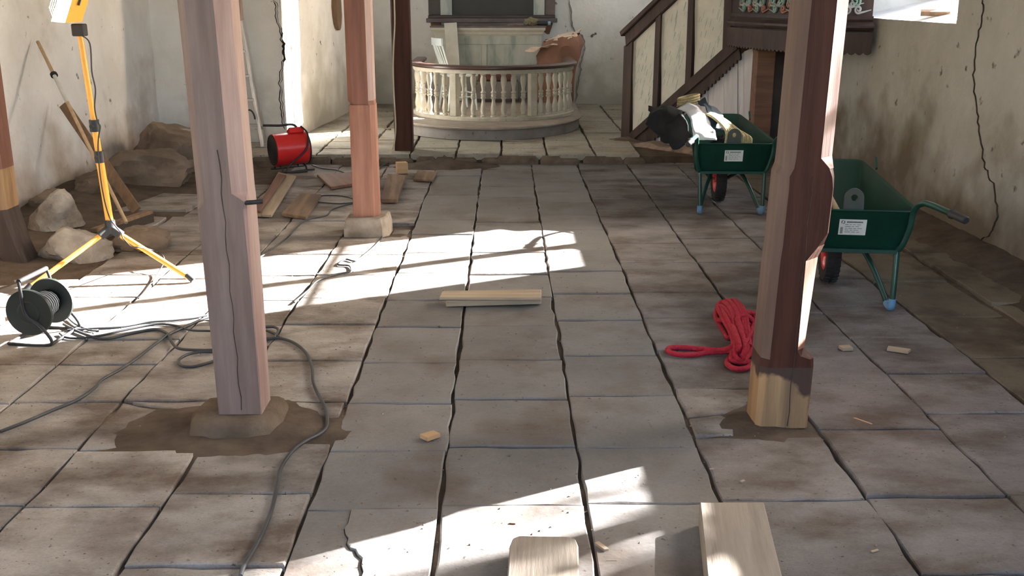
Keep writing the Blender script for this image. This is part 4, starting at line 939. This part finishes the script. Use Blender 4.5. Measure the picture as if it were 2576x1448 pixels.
bw2 = barrow(1.90, 5.50, math.radians(-8), 'near green wheelbarrow by the right wall with a tool handle inside', 'wheelbarrows')
bw1.pop('group', None) if False else None
for b_ in (bw1, bw2): del b_['group']
# load of the far wheelbarrow
def blob(name, pts, rads, mat, label, cat, seed, amp=.02, n=14):
    pass
def sheet(name, ctrl, nu, nv, mat, label, cat, seed, amp=.03, th=.004, wave=0):
    # ctrl: rows of 3-D points (coarse), bilinear resample with crumple
    J, I = len(ctrl), len(ctrl[0]); vs = []
    for j in range(nv + 1):
        for i in range(nu + 1):
            u = i / nu * (I - 1); v = j / nv * (J - 1); i0 = min(int(u), I - 2); j0 = min(int(v), J - 2); fu, fv = u - i0, v - j0
            p = (Vector(ctrl[j0][i0])*(1-fu) + Vector(ctrl[j0][i0+1])*fu)*(1-fv) + (Vector(ctrl[j0+1][i0])*(1-fu) + Vector(ctrl[j0+1][i0+1])*fu)*fv
            vs.append(p + crumple(p, 6, amp, seed) + crumple(p, 17, amp*.35, seed + 3))
    mb = MB(); mb.add(vs, [(j*(nu+1)+i, j*(nu+1)+i+1, (j+1)*(nu+1)+i+1, (j+1)*(nu+1)+i) for j in range(nv) for i in range(nu)])
    o0 = sum((Vector(p) for r in ctrl for p in r), Vector((0,0,0))) / (J*I); zmin = min(v.z for v in vs)
    o = mb.build(name, mat, None, smooth=35, origin=(o0.x, o0.y, zmin)); m = o.modifiers.new('t', 'SOLIDIFY'); m.thickness = th
    return tag(o, label, cat)
def lp(x, y, z): return bw1.matrix_basis @ Vector((x, y, z))
sheet('plastic_sheet', [[lp(-.16,-.06,.60), lp(-.24,-.03,.60), lp(-.33,-.0,.585)], [lp(-.14,.14,.675), lp(-.22,.16,.70), lp(-.31,.16,.69)], [lp(-.17,.36,.745), lp(-.25,.36,.79), lp(-.34,.36,.77)], [lp(-.26,.50,.80), lp(-.32,.50,.83), lp(-.40,.48,.80)]], 10, 16, m_tarp, 'white plastic sheet draped over the left rim of the far wheelbarrow', 'plastic sheet', 4, .025)
sheet('dark_tarpaulin', [[lp(-.34,.05,.62), lp(-.40,.1,.55), lp(-.46,.12,.50)], [lp(-.36,.24,.72), lp(-.50,.26,.66), lp(-.60,.26,.60)], [lp(-.36,.44,.79), lp(-.50,.46,.78), lp(-.66,.44,.72)], [lp(-.32,.62,.78), lp(-.46,.64,.80), lp(-.62,.62,.78)]], 12, 14, m_bag, 'dark crumpled tarpaulin hanging over the left side of the far wheelbarrow', 'tarpaulin', 9, .06)
sheet('dark_cloth', [[lp(-.14,.22,.66), lp(-.05,.2,.64), lp(.0,.22,.60)], [lp(-.18,.42,.76), lp(-.10,.40,.75), lp(-.02,.40,.69)], [lp(-.24,.60,.83), lp(-.15,.60,.85), lp(-.07,.58,.78)]], 10, 10, m_bagblue, 'dark blue cloth on top of the load in the far wheelbarrow', 'cloth', 13, .05)
mb = MB(); rr = random.Random(5)
for k in range(13):
    t = k / 12; x0 = -.10 + .05*t; e = rr.uniform(-.012, .012)
    P = smoothpath([lp(x0 - .12, .52, .72), lp(x0 - .06 + .05*t, .34, .75 - .02*t), lp(x0 + .02 + .10*t + e, .18, .69 - .05*t), lp(x0 + .05 + .14*t, .07, .625 - .03*t + e), lp(x0 + .03 + .14*t, .05, .50)], 5)
    mb.tube(P, .0115, 7)
for k in range(4):
    P = [lp(-.28 + .085*math.cos(a), .66 + .07*math.sin(a), .80 + .02*k + .02*math.cos(a)) for a in [2*PI*q/16 for q in range(16)]]
    mb.tube(P, .012, 7, closed=True)
tag(mb.build('yellow_rope', m_yrope, None, smooth=60, origin=lp(-.05,.2,.5)), 'hank of yellow rope spilling inside the far wheelbarrow', 'rope')
# rubble filling supports the load
rock('filled_bag', lp(-.05, .40, .37), (.12, .2, .17), 61, 'filled dark sack under the rope inside the far wheelbarrow', m_bag, math.radians(-2), .3, .3, cat='sack')
# in the near wheelbarrow
q2 = lambda x, y, z: bw2.matrix_basis @ Vector((x, y, z))
sh = thing('shovel', 'shovel with pale wooden shaft lying in the near wheelbarrow', 'shovel', q2(.0,.2,.36)); so = Vector(sh.location)
mb = MB(); mb.tube([q2(.015,.10,.40) - so, q2(-.21,.72,.83) - so], .017, 10); mb.build('shaft', m_hand, sh, smooth=50)
mb = MB(); vs = [q2(x, y, z) - so for x, y, z in ((-.07,.30,.352),(.07,.32,.352),(.085,.12,.352),(-.0,.08,.352),(-.085,.10,.352))]; mb.prism(vs, (0,0,.012)); mb.build('blade', m_steel, sh)
rock('rubble_lump', q2(-.15, .17, .35), (.065, .075, .15), 71, 'grey lump of rubble in the rear left corner of the near wheelbarrow', m_rock, 0, .4, .3, cat='rubble')

# ------------------------------------------------------------------ work light, cable reel
wt = thing('work_light', 'halogen work light on a yellow telescopic tripod by the left wall', 'lamp', (-2.42, 6.23, 0)); wo_ = Vector((-2.42, 6.23, 0))
hub = Vector((0, 0, .33)); top_ = Vector((-.055, 0, 1.46))
feet = [G(487, 710) - wo_, G(62, 738) - wo_, G(357, 634) - wo_]
mb = MB(); mb.tube([hub, hub.lerp(top_, .37)], .0235, 12); mb.build('lower_pole', m_yellow, wt, smooth=50)
mb = MB(); mb.tube([hub.lerp(top_, .36), hub.lerp(top_, .55)], .0195, 12); mb.build('middle_pole', m_yellow, wt, smooth=50)
mb = MB(); mb.tube([hub.lerp(top_, .53), top_], .016, 12); mb.build('upper_pole', m_yellow, wt, smooth=50)
for t in (.37, .535):
    mb = MB(); c = hub.lerp(top_, t); mb.tube([c - Vector((0,0,.035)), c + Vector((0,0,.035))], .029, 12); co = mb.build('collar', m_black, wt, smooth=50)
    mb = MB(); mb.tube([c + Vector((.0,-.028,0)), c + Vector((.0,-.055,0))], .011, 8); mb.build('knob', m_black, co, smooth=50)
mb = MB(); mb.tube([hub - Vector((0,0,.05)), hub + Vector((0,0,.03))], .032, 10); mb.build('leg_hub', m_black, wt, smooth=50)
for f in feet:
    d = (f - hub).normalized(); a = hub + Vector((0,0,-.02))
    mb = MB(); mb.bar(a, a + d*.085 , .042, .045); mb.build('hinge', m_black, wt, bevel=.004)
    mb = MB(); mb.tube([a + d*.07, f + Vector((0,0,.012)) - d*.03], .0165, 10); lgo = mb.build('leg', m_yellow, wt, smooth=50)
    mb = MB(); mb.tube([f + Vector((0,0,.02)) - d*.05, f + Vector((0,0,.012))], .019, 10); mb.build('foot_cap', m_black, lgo, smooth=50)
# lamp head
hd = Vector((-.74, -.55, .38)).normalized(); sx_ = Vector((-hd.y, hd.x, 0)).normalized(); hc = top_ + Vector((-.02, -.02, .17))
Rh = Matrix((sx_, hd, sx_.cross(hd))).transposed()
mb = MB(); P0 = [hc + Rh @ Vector(p) for p in ((-.11,-.05,-.08),(.11,-.05,-.08),(.11,-.05,.08),(-.11,-.05,.08))]; P1 = [hc + Rh @ Vector(p) for p in ((-.15,.045,-.12),(.15,.045,-.12),(.15,.045,.12),(-.15,.045,.12))]
mb.loft([P0, P1], caps=False); mb.f.append([0,1,2,3]); hs = mb.build('lamp_housing', m_yellow, wt)
mb = MB(); mb.add([hc + Rh @ Vector(p) for p in ((-.142,.035,-.112),(.142,.035,-.112),(.142,.035,.112),(-.142,.035,.112))], [(0,1,2,3)]); mb.build('lit_glass', emit('halogen_glow', (1,.80,.56), 230), wt)
mb = MB(); mb.box(top_ + Vector((0,0,.03)), (.075,.06,.07)); mb.build('junction_box', m_black, wt, bevel=.006)
mb = MB(); mb.tube([hc + Rh @ Vector((-.135,0,0)), hc + Rh @ Vector((-.135,0,-.12)), hc + Rh @ Vector((.135,0,-.12)), hc + Rh @ Vector((.135,0,0))], .007, 6); mb.build('yoke', m_black, wt)
mb = MB()
for k in range(6):
    x = -.11 + .044*k; mb.tube([hc + Rh @ Vector((x,.05,-.10)), hc + Rh @ Vector((x,.085,-.05)), hc + Rh @ Vector((x,.085,.05)), hc + Rh @ Vector((x,.05,.10))], .0022, 5)
for z in (-.06, 0, .06): mb.tube([hc + Rh @ Vector((-.125,.086,z)), hc + Rh @ Vector((.125,.086,z))], .0022, 5)
mb.build('wire_guard', m_steel, wt)
W = lambda px, py, Y=6.16: PY(px, py, Y) - wo_
mb = MB(); cp = smoothpath([top_ + Vector((.02,-.03,0)), W(226,110), W(231,180), W(240,225), W(238,270), W(245,305), W(252,318), W(248,345), W(247,380), W(252,440), W(262,500), W(275,545), W(290,567), W(305,585)], 5) + smoothpath([W(310,600), W(330,620, 6.1), W(355,622, 6.1), G(392,632,.10) - wo_, G(410,643,.09) - wo_, G(412,660,.06) - wo_, G(395,690,.02) - wo_, G(370,725,.01) - wo_, G(348,750,.008) - wo_], 5)
mb.tube(cp, .0042, 6); mb.build('flex', m_black, wt, smooth=60)

rl = thing('cable_reel', 'dark green cable reel with tube stand on the floor at the left edge', 'cable reel', (-2.36, 5.05, 0)); ax = Vector((.10, 1.0, .0)).normalized(); rc = Vector((0, 0, .165))
Ra = Vector((0,0,1)).rotation_difference(ax).to_matrix()
for k, s in enumerate((-1, 1)):
    mb = MB(); c = rc + ax * s * .105; mb.lathe([(.001,-.006),(.105,-.006),(.118,-.010),(.122,0),(.118,.010),(.105,.006),(.06,.006),(.055,.012),(.001,.012)] if s > 0 else [(.001,-.012),(.055,-.012),(.06,-.006),(.105,-.006),(.118,-.010),(.122,0),(.118,.010),(.105,.006),(.001,.006)], c, 36, Ra); mb.build('flange', m_reel, rl, smooth=35)
mb = MB(); mb.lathe([(.001,-.1),(.054,-.1),(.054,.1),(.001,.1)], rc, 24, Ra); mb.build('drum', m_matt, rl, smooth=35)
mb = MB(); P = []
for k in range(160): a = 2*PI*k/16; P.append(rc + Ra @ Vector((.062*math.cos(a), .062*math.sin(a), -.085 + .17*k/160)))
mb.tube(P, .0075, 5); mb.build('wound_cable', m_matt, rl, smooth=60)
perp = Vector((-ax.y, ax.x, 0))
for s in (-1, 1):
    e = rc + ax*s*.14
    mb = MB(); mb.tube(smoothpath([e + perp*.11*1 - Vector((0,0,.155)), e - perp*.11 - Vector((0,0,.155)), e - perp*.07 - Vector((0,0,.06)), e, e + perp*.01 + Vector((0,0,.10)), e + perp*.02 + Vector((0,0,.165)) - ax*s*.01], 5), .0085, 8); mb.build('stand_tube', m_black, rl, smooth=50)
mb = MB(); mb.tube([rc + perp*.02 + Vector((0,0,.165)) - ax*.13, rc + perp*.02 + Vector((0,0,.165)) + ax*.13], .013, 8); mb.build('carry_handle', m_black, rl, smooth=50)
for sgn in (-1, 1):
    mb = MB(); mb.tube([rc + perp*.11*sgn - Vector((0,0,.155)) - ax*.14, rc + perp*.11*sgn - Vector((0,0,.155)) + ax*.14], .0085, 8); mb.build('stand_tube', m_black, rl, smooth=50)

# ------------------------------------------------------------------ cables on the floor
def cable(pxs, r, label, mat=m_cable, name='cable', n=6, z=None):
    pts = [G(x, y, (r + .004) if z is None else z) for x, y in pxs]; P = smoothpath(pts, n)
    mb = MB(); mb.tube(P, r, 7); c = sum(P, Vector((0,0,0))) / len(P); return tag(mb.build(name, mat, None, smooth=60, origin=(c.x, c.y, 0)), label, 'cable')
cable([(0,1085),(60,1062),(130,1032),(195,1005),(238,975),(256,955),(300,930),(345,900),(390,865),(422,842),(470,820),(515,800),(545,797),(600,815),(660,822),(690,822),(700,832),(685,850),(655,850),(600,850)], .0075, 'dark cable crossing the floor from the left edge past the front left post')
cable([(160,815),(200,835),(260,852),(330,838),(390,828),(420,838),(432,860),(450,876),(500,880),(545,878),(600,862),(655,855),(700,850),(740,862),(772,890),(785,925),(788,960),(800,990),(820,1030),(822,1070),(805,1090),(770,1108),(735,1135),(705,1180),(695,1230),(680,1290),(650,1360),(615,1420),(605,1448)], .0075, 'long grey cable snaking round the front left post to the bottom edge')
cable([(150,838),(165,848),(200,850),(260,842),(320,828),(390,815),(440,818),(480,830),(540,832),(600,833),(650,828),(690,838),(702,848)], .006, 'thin dark cable from the reel passing behind the front left post')
cable([(540,885),(500,885),(470,892),(450,905),(455,918),(480,922),(510,916),(545,905)], .007, 'loop of dark cable left of the front left post foot')
cable([(170,830),(230,826),(300,822),(370,810),(430,806),(480,800),(520,792)], .006, 'thin cable along the sunlit floor beside the reel')
cable([(172,800),(190,815),(225,830),(250,832)], .005, 'short cable end trailing from the reel flange')
cable([(650,650),(690,622),(725,595),(750,568),(770,553),(820,542),(835,527),(870,515),(900,508),(880,497),(850,492),(810,492),(780,500)], .006, 'dark cable running past the second left post to the boards')
cable([(905,505),(880,510),(850,512),(800,508)], .006, 'cable loop on the floor left of the second left post')
cable([(785,415),(810,423),(850,428),(890,440),(940,428),(965,415),(978,410)], .007, 'black cable from the red heater to the hanging plug')
cable([(958,560),(963,585),(955,605),(930,630),(895,655),(870,652),(850,665),(878,668),(880,682),(845,690),(800,705),(775,730),(740,760)], .006, 'cable drooping round the stone of the second left post into the sunlight')
hc0 = [PY(x, y, 10.76) for x, y in ((993,-60),(992,0),(993,60),(990,120),(989,180),(991,240),(994,290),(995,330),(990,368),(984,385))]
hg = thing('hanging_cable', 'cream cable hanging beside the post with a socket at its end', 'cable', (hc0[-1].x, 10.76, .02)); ho = Vector(hg.location)
mb = MB(); mb.tube([Vector((hc0[0].x, 10.76, 5.2)) - ho] + [p - ho for p in smoothpath(hc0, 4)], .008, 7); mb.build('flex', m_wcable, hg, smooth=60)
e = hc0[-1] - ho; mb = MB(); mb.bar(e + Vector((0.0,0,.04)), e + Vector((-.03,-.05,-.14)), .05, .04, (0,1,0)); mb.build('socket', m_wcable, hg, bevel=.006)
mb = MB(); mb.tube([e + Vector((-.02,-.06,-.10)), e + Vector((-.075,-.10,-.11))], .018, 10); mb.build('plug', m_black, hg, smooth=50)

# ------------------------------------------------------------------ broom, lath, ladder, heater
br = thing('broom', 'broom with a pale handle leaning on the left wall behind the tripod', 'broom', (-2.72, 8.0, 0)); bo_ = Vector(br.location)
b0_, b1_ = G(237, 590, .05), G(378, 542, .05); bc = (b0_ + b1_) / 2
tp0 = PX(95, 105, XL + .06)
hd0 = PY(330, 548, bc.y)
mb = MB(); mb.tube([G(318, 560, .09) - bo_, tp0 - bo_], .0135, 10); hnd = mb.build('handle', m_hand, br, smooth=50)
v0 = G(318, 560, .09) - bo_; v1 = tp0 - bo_
mb = MB(); mb.tube([v0.lerp(v1, .64), v0.lerp(v1, .80)], .0155, 10); mb.build('white_tape', m_frame_w, hnd, smooth=50)
mb = MB(); c = v0.lerp(v1, .80); mb.tube([c - (v1-v0)*.006, c + (v1-v0)*.006], .028, 12); mb.build('hanging_ring', m_black, hnd, smooth=50)
mb = MB(); mb.bar(b0_ - bo_ + Vector((0,0,.03)), b1_ - bo_ + Vector((0,0,.03)), .065, .03); mb.build('head', m_lath, br, bevel=.006)
mb = MB(); mb.bar(b0_ - bo_ + Vector((0,0,-.015)), b1_ - bo_ + Vector((0,0,-.015)), .06, .062); o = mb.build('bristles', m_bristle, br); 
lt = thing('lath', 'brown flat lath leaning on the left wall beside the broom', 'lath', G(345, 540)); a = Vector(lt.location)
mb = MB(); mb.bar(Vector((0,0,.03)), PX(160, 262, XL + .12) - a, .085, .02, (0,-1,.3)); mb.build('board', m_lath, lt, bevel=.003)
# ladder
ld = thing('step_ladder', 'aluminium ladder standing behind the front left post at the arch wall', 'ladder', (-2.78, 11.3, ZC)); lo_ = Vector(ld.location)
def lad(y_px): return PY(0, y_px, 11.3).z
railsR = [PY(662, 390, 11.2), PY(596, 40, 11.55)]
for s in (0, 1):
    a = Vector((railsR[0].x - (0 if s else .50), 11.2, ZC)) - lo_; b = Vector((railsR[1].x - (0 if s else .30), 11.52, 1.85)) - lo_
    mb = MB(); mb.bar(a, b, .03, .06, (0,1,0)); mb.build('stile', m_alu, ld, bevel=.003)
for i, yp in enumerate((375, 314, 250, 190, 128, 60)):
    z = PY(620, yp, 11.2 + .05*i).z; t = (z - ZC) / (1.85 - ZC); y = 11.2 + .32*t - 11.3
    xr = railsR[0].x + (railsR[1].x - railsR[0].x)*t - lo_.x; wd = .50 - .20*t
    mb = MB(); mb.box((xr - wd/2, y - .01, z - lo_.z), (wd, .085, .03)); mb.build('step', m_alu, ld, bevel=.003)
for s in (0, 1):
    mb = MB(); mb.bar(Vector((railsR[0].x - .03 - (0 if s else .44), 11.55, ZC)) - lo_, Vector((railsR[1].x - .02 - (0 if s else .26), 11.55, 1.75)) - lo_, .02, .03, (0,1,0)); mb.build('rear_leg', m_alu, ld)
mb = MB(); P = [Vector((railsR[0].x - .11 + .055*math.cos(a), 11.17, PY(640, 300, 11.17).z + .10*math.sin(a))) - lo_ for a in [PI*k/10 for k in range(11)]]; mb.tube(P, .009, 6); mb.build('hanging_hook', m_black, ld)
# heater
ht = thing('fan_heater', 'red cylindrical fan heater with black grille on the floor at the choir step', 'heater', (-2.12, 10.22, 0)); axh = Vector((.86, .5, .02)).normalized(); hcn = Vector((0, 0, .215)); Rr = Vector((0,0,1)).rotation_difference(axh).to_matrix()
mb = MB(); mb.lathe([(.15,-.17),(.158,-.168),(.158,.16),(.15,.168),(.15,.16),(.15,-.165)], hcn, 40, Rr); mb.build('casing', m_redp, ht, smooth=40)
mb = MB(); mb.lathe([(.001,-.178),(.150,-.178),(.150,-.165),(.001,-.165)], hcn, 36, Rr); gr = mb.build('front_grille', m_grille, ht, smooth=40)
mb = MB()
for k in range(1, 7): mb.tube([hcn + Rr @ Vector((.022*k*math.cos(a), .022*k*math.sin(a), -.180)) for a in [2*PI*q/24 for q in range(24)]], .0025, 4, closed=True)
mb.build('grille_rings', m_black, gr)
mb = MB(); mb.lathe([(.152,.158),(.162,.158),(.162,.172),(.001,.172),(.001,.165)], hcn, 36, Rr); mb.build('rear_ring', m_black, ht, smooth=40)
ph = Vector((-axh.y, axh.x, 0)).normalized()
mb = MB(); mb.box(hcn + axh*.07 + Vector((0,0,.165)), (.15,.09,.06), Rr @ Matrix.Rotation(PI/2, 3, 'Y')); mb.build('control_box', m_redp, ht, bevel=.006)
mb = MB(); mb.tube(smoothpath([hcn + axh*.10 + Vector((0,0,.19)), hcn + axh*.04 + Vector((0,0,.235)), hcn - axh*.08 + Vector((0,0,.235)), hcn - axh*.19 + Vector((0,0,.245)), hcn - axh*.25 + Vector((0,0,.25))], 5), .012, 8); mb.build('carry_handle', m_black, ht, smooth=50)
mb = MB(); mb.tube(smoothpath([hcn + axh*.12 + Vector((0,0,.215)) - ph*.02, hcn + axh*.15 - ph*.12 + Vector((0,0,.15)), hcn + axh*.12 - ph*.168 + Vector((0,0,.02)), hcn + axh*.04 - ph*.166 - Vector((0,0,.06)), hcn - axh*.04 - ph*.14 - Vector((0,0,.13)), hcn - axh*.08 - ph*.15 - Vector((0,0,.20)), hcn + axh*.10 - ph*.2 - Vector((0,0,.205))], 6), .009, 7); mb.build('power_cord', m_black, ht, smooth=60)
for s in (-1, 1):
    e = axh * s * .12
    mb = MB(); mb.tube(smoothpath([e + ph*.13 + Vector((0,0,.010)), e + ph*.10 + Vector((0,0,.05)), e + Vector((0,0,.062)), e - ph*.10 + Vector((0,0,.05)), e - ph*.13 + Vector((0,0,.010))], 4), .009, 7); mb.build('stand', m_black, ht, smooth=50)
for s in (-1, 1): mb = MB(); mb.tube([-axh*.16 + ph*.13*s + Vector((0,0,.010)), axh*.2 + ph*.13*s + Vector((0,0,.010))], .009, 7); mb.build('stand', m_black, ht, smooth=50)

# ------------------------------------------------------------------ loose boards, blocks, chips
def slab(name, px, z, th, mat, label, cat='board', bevel=.004, lab_th=None, warp=0):
    P = [G(x, y, z + th) for x, y in px]; c = sum(P, Vector((0,0,0))) / len(P)
    # local x along the longest edge so that grain follows it
    E_ = max(((P[(i+1) % len(P)] - P[i]) for i in range(len(P))), key=lambda v: v.length); ang = math.atan2(E_.y, E_.x); R = Matrix.Rotation(-ang, 3, 'Z')
    mb = MB(); mb.prism([R @ (p - c) - Vector((0,0,0)) for p in P], (0,0,-th)); o = mb.build(name, mat, None, bevel=bevel); o.location = c; o.rotation_euler = (0,0,ang)
    for v in o.data.vertices: v.co.z += th/2
    o.location.z = z + th/2
    return tag(o, label, cat)
slab('board', [(637,538),(683,540),(745,442),(700,432)], .008, .022, m_plank, 'pale board lying nearest the front left post', 'board')
slab('board', [(640,528),(655,530),(720,440),(700,436)], .031, .02, m_plank_r, 'thin reddish strip on the pale board by the heater', 'board')
slab('board', [(708,535),(770,545),(808,488),(755,485)], .008, .028, m_plank_b, 'short dark brown board between the pale board and the cable', 'board')
slab('board', [(797,438),(885,432),(893,460),(832,470)], .01, .028, m_plank_r, 'red-brown board left of the second left post', 'board')
slab('board', [(958,500),(1000,500),(1022,440),(975,436)], .01, .035, m_plank_b, 'grey-brown board right of the second left post', 'board')
slab('board', [(1040,450),(1090,452),(1100,432),(1050,428)], .01, .02, m_plank_b, 'small brown board end by the soil at the choir step', 'board')
bk = G(1010, 440, 0); mb = MB(); mb.box((0,0,.055), (.105,.09,.11)); o = mb.build('wood_block', m_block, None, bevel=.004); o.location = (bk.x, bk.y+.05, 0.008); o.rotation_euler = (0,0,.3); tag(o, 'orange-brown wood block by the foot of the choir post', 'block')
# two boards in the middle of the aisle, one on the other
slab('board', [(1122,757),(1362,750),(1361,738),(1120,745)], .006, .035, m_plank, 'pale batten on the aisle floor under another board', 'board')
slab('board', [(1105,747),(1362,748),(1362,727),(1112,731)], .0425, .018, m_plank, 'pale knotty board lying on a batten in mid aisle', 'board')
# planks at the bottom of the picture
def longplank(x0, x1, y0, y1, z, th, mat, label, ra=0, round_=.0, n=5):
    P = []
    w2 = (x1-x0)/2; L = y1-y0
    r = round_ if round_ else .004
    for k in range(n + 1): a = PI/2*k/n; P.append(Vector((w2 - r + r*math.cos(a), L - r + r*math.sin(a), 0)))
    for k in range(n + 1): a = PI/2 + PI/2*k/n; P.append(Vector((-w2 + r + r*math.cos(a), L - r + r*math.sin(a), 0)))
    P += [Vector((-w2, 0, 0)), Vector((w2, 0, 0))]
    mb = MB(); mb.prism(P, (0,0,th)); o = mb.build('plank', mat, None, bevel=.005); o.location = ((x0+x1)/2, y0, z); o.rotation_euler = (0,0,ra); return tag(o, label, 'plank')
slab('plank', [(1262,1600),(1276,1448),(1282,1372),(1290,1352),(1305,1346),(1430,1348),(1448,1354),(1455,1372),(1457,1448),(1462,1600)], .008, .062, m_plank_g2, 'worn grey plank with rounded end at the bottom middle', 'plank', .004)
slab('plank', [(1795,1600),(1779,1448),(1760,1262),(1922,1262),(1968,1448),(2010,1600)], .008, .08, m_plank_g2, 'thick grey plank with a long split at the bottom right', 'plank', .004)
# chips
def chip(px, py, L, wd, th, ang, label, mat=m_block, z=.003):
    mb = MB(); p = G(px, py, 0); rr = random.Random(px)
    P = [Vector((sx*L/2*rr.uniform(.85,1.1), sy*wd/2*rr.uniform(.8,1.1), 0)) for sx, sy in ((-1,-1),(1,-1),(1,1),(-1,1))]
    mb.prism(P, (0,0,th)); o = mb.build('wood_chip', mat, None, bevel=.001); o.location = (p.x, p.y, z); o.rotation_euler = (0,0,ang); return tag(o, label, 'wood chip')
chip(1083, 1102, .065, .048, .018, -.9+PI/2, 'square orange wood offcut lying in the aisle between the two front posts', z=.002)
chip(2128, 880, .06, .05, .016, .1, 'square wood offcut right of the front right post, below the wheelbarrow', m_plank)
chip(2258, 884, .11, .045, .014, -.5, 'longer wood offcut nearest the right wall', m_plank)
chip(1513, 1380, .055, .018, .010, -1.0, 'small pale wood chip beside the rounded plank', m_plank)
chip(2172, 1062, .085, .007, .005, -.9, 'thin yellow splinter right of the front right post foot', m_block)
chip(1290, 1319, .022, .007, .004, -.2, 'tiny red-brown chip in the sunlit patch in front of the rounded plank', m_plank_r)
chip(1790, 1182, .018, .005, .004, .1, 'tiny pale splinter on the joint above the thick split plank', m_plank)
chip(1868, 1213, .02, .012, .005, .6, 'tiny pale flake on the stone above the thick split plank', m_plank)
chip(1538, 1412, .035, .003, .003, 0, 'hair-thin pale splinter right of the rounded plank', m_plank)
chip(2200, 1448-60, .03, .01, .004, .4, 'small flake of wood on the bottom right flag', m_plank)
chip(975, 345, .12, .03, .012, -.9, 'dark stick on the choir floor left of the slender post', m_plank_b, z=ZC + .008)
chip(1285, 352, .3, .03, .012, .02, 'pale strip lying in front of the altar platform', m_plank, z=ZC + .008)
# stick on the window sill
sp = PX(2372, 30, 3.55); mb = MB(); mb.box((0,0,.018), (.09,.22,.036)); o = mb.build('sill_block', m_lath, None, bevel=.003); o.location = (3.45, 8.52, 1.527); o.rotation_euler = (0,-.22,1.2); tag(o, 'dark piece of wood lying on the sunlit window sill', 'block')

# bare young tree outside the near right window: its blurred shadow falls through the glass
tr = thing('bare_tree', 'bare slender tree outside the near right window', 'tree', (11.3, 8.72, -.3)); to = Vector(tr.location); nv = Vector((-.465, .885, 0)); rr = random.Random(9)
mb = MB(); mb.tube(smoothpath([(0,0,0), (.03,.02,2), nv*.05 + Vector((0,0,4)), nv*-.02 + Vector((0,0,7.5))], 5), [.10 - .0042*k for k in range(16)], 8); mb.build('trunk', m_lath, tr, smooth=50)
def twigs(n, n0, n1, z0, z1, nm, r):
    mb = MB()
    for k in range(n):
        a = nv * (rr.uniform(n0, n1) - 2.46) + Vector((rr.uniform(-.4,.4), 0, rr.uniform(z0, z1))); d = Vector((rr.gauss(0,.3), 0, 1)) + nv * rr.gauss(0, .30); d = d.normalized() * rr.uniform(.4, .9)
        mb.tube([a - d*.5, a + nv*rr.uniform(-.03,.03), a + d*.5], [r, r*.9, r*.6], 5)
    o = mb.build(nm, m_lath, tr, smooth=50); o['kind'] = 'stuff'
for k in range(9):
    z0 = 2.6 + k*.45; e = nv * (-.55 if k % 2 else .12) + Vector((rr.uniform(-.3,.3), 0, rr.uniform(.8, 1.4)))
    p = Vector((0,0,z0)) + nv*.03; mb = MB(); mb.tube(smoothpath([p, p + e*.5 + nv*.05, p + e], 4), [.05 - .004*q for q in range(9)], 6); mb.build('branch', m_lath, tr, smooth=50)
twigs(110, 1.75, 2.56, 4.6, 8.0, 'twigs', .030); twigs(26, 2.74, 3.05, 6.2, 7.3, 'side_twigs', .022)

# ------------------------------------------------------------------ red rope
def R_(x, y, z=.014): return G(x, y, z)
rp = []
rp += [R_(1900,905,.014), R_(1880,925), R_(1850,927), R_(1830,915), R_(1838,898,.02), R_(1870,892,.03), R_(1888,872,.04), R_(1878,845,.05), R_(1865,815,.06), R_(1850,785,.07), R_(1830,760,.07), R_(1812,765,.05), R_(1800,790,.03), R_(1808,812,.02), R_(1822,835,.014), R_(1832,850), R_(1846,838,.02), R_(1838,812,.04), R_(1822,780,.07), R_(1835,758,.09), R_(1858,762,.09), R_(1870,790,.085), R_(1885,820,.08), R_(1893,850,.06), R_(1890,880,.04), R_(1870,905,.03),
       R_(1850,895,.05), R_(1852,860,.08), R_(1850,825,.10), R_(1835,790,.11), R_(1815,770,.09), R_(1802,785,.06), R_(1806,805,.05), R_(1830,800,.08), R_(1860,795,.12), R_(1888,785,.11), R_(1900,800,.08), R_(1890,830,.09), R_(1875,860,.08), R_(1855,880,.06), R_(1830,883,.03), R_(1790,885,.014), R_(1740,892,.014), R_(1700,890,.014), R_(1680,882,.014), R_(1686,875,.014), R_(1720,874,.014), R_(1770,878,.02), R_(1815,880,.03), R_(1845,868,.07), R_(1865,835,.11), R_(1855,800,.13), R_(1872,792,.13), R_(1892,805,.10), R_(1905,840,.06), R_(1905,880,.03), R_(1895,908,.02)]
rr = random.Random(3)
for k in range(7):
    u = k / 6; x0 = 1836 + 34*u + rr.uniform(-5, 5)
    rp += [R_(x0 + 8, 905 - 8*k % 20, .03), R_(x0 + 14, 872, .05 + .02*(k % 3)), R_(x0 + 4, 835, .08 + .015*(k % 3)), R_(x0 - 14, 800, .09 + .015*(k % 2)), R_(x0 - 28 + 10*u, 770, .08), R_(x0 - 10, 760 - 4*(k % 2), .10), R_(x0 + 8, 785, .12), R_(x0 + 16, 830, .10), R_(x0 + 20, 870, .06)]
mb = MB(); P = smoothpath(rp, 7); mb.tube(P, .0135, 9); c = sum(P, Vector((0,0,0))) / len(P)
o = mb.build('red_rope', m_redrope, None, smooth=60, origin=(c.x, c.y, 0)); tag(o, 'tangled red rope on the floor beside the front right post', 'rope')
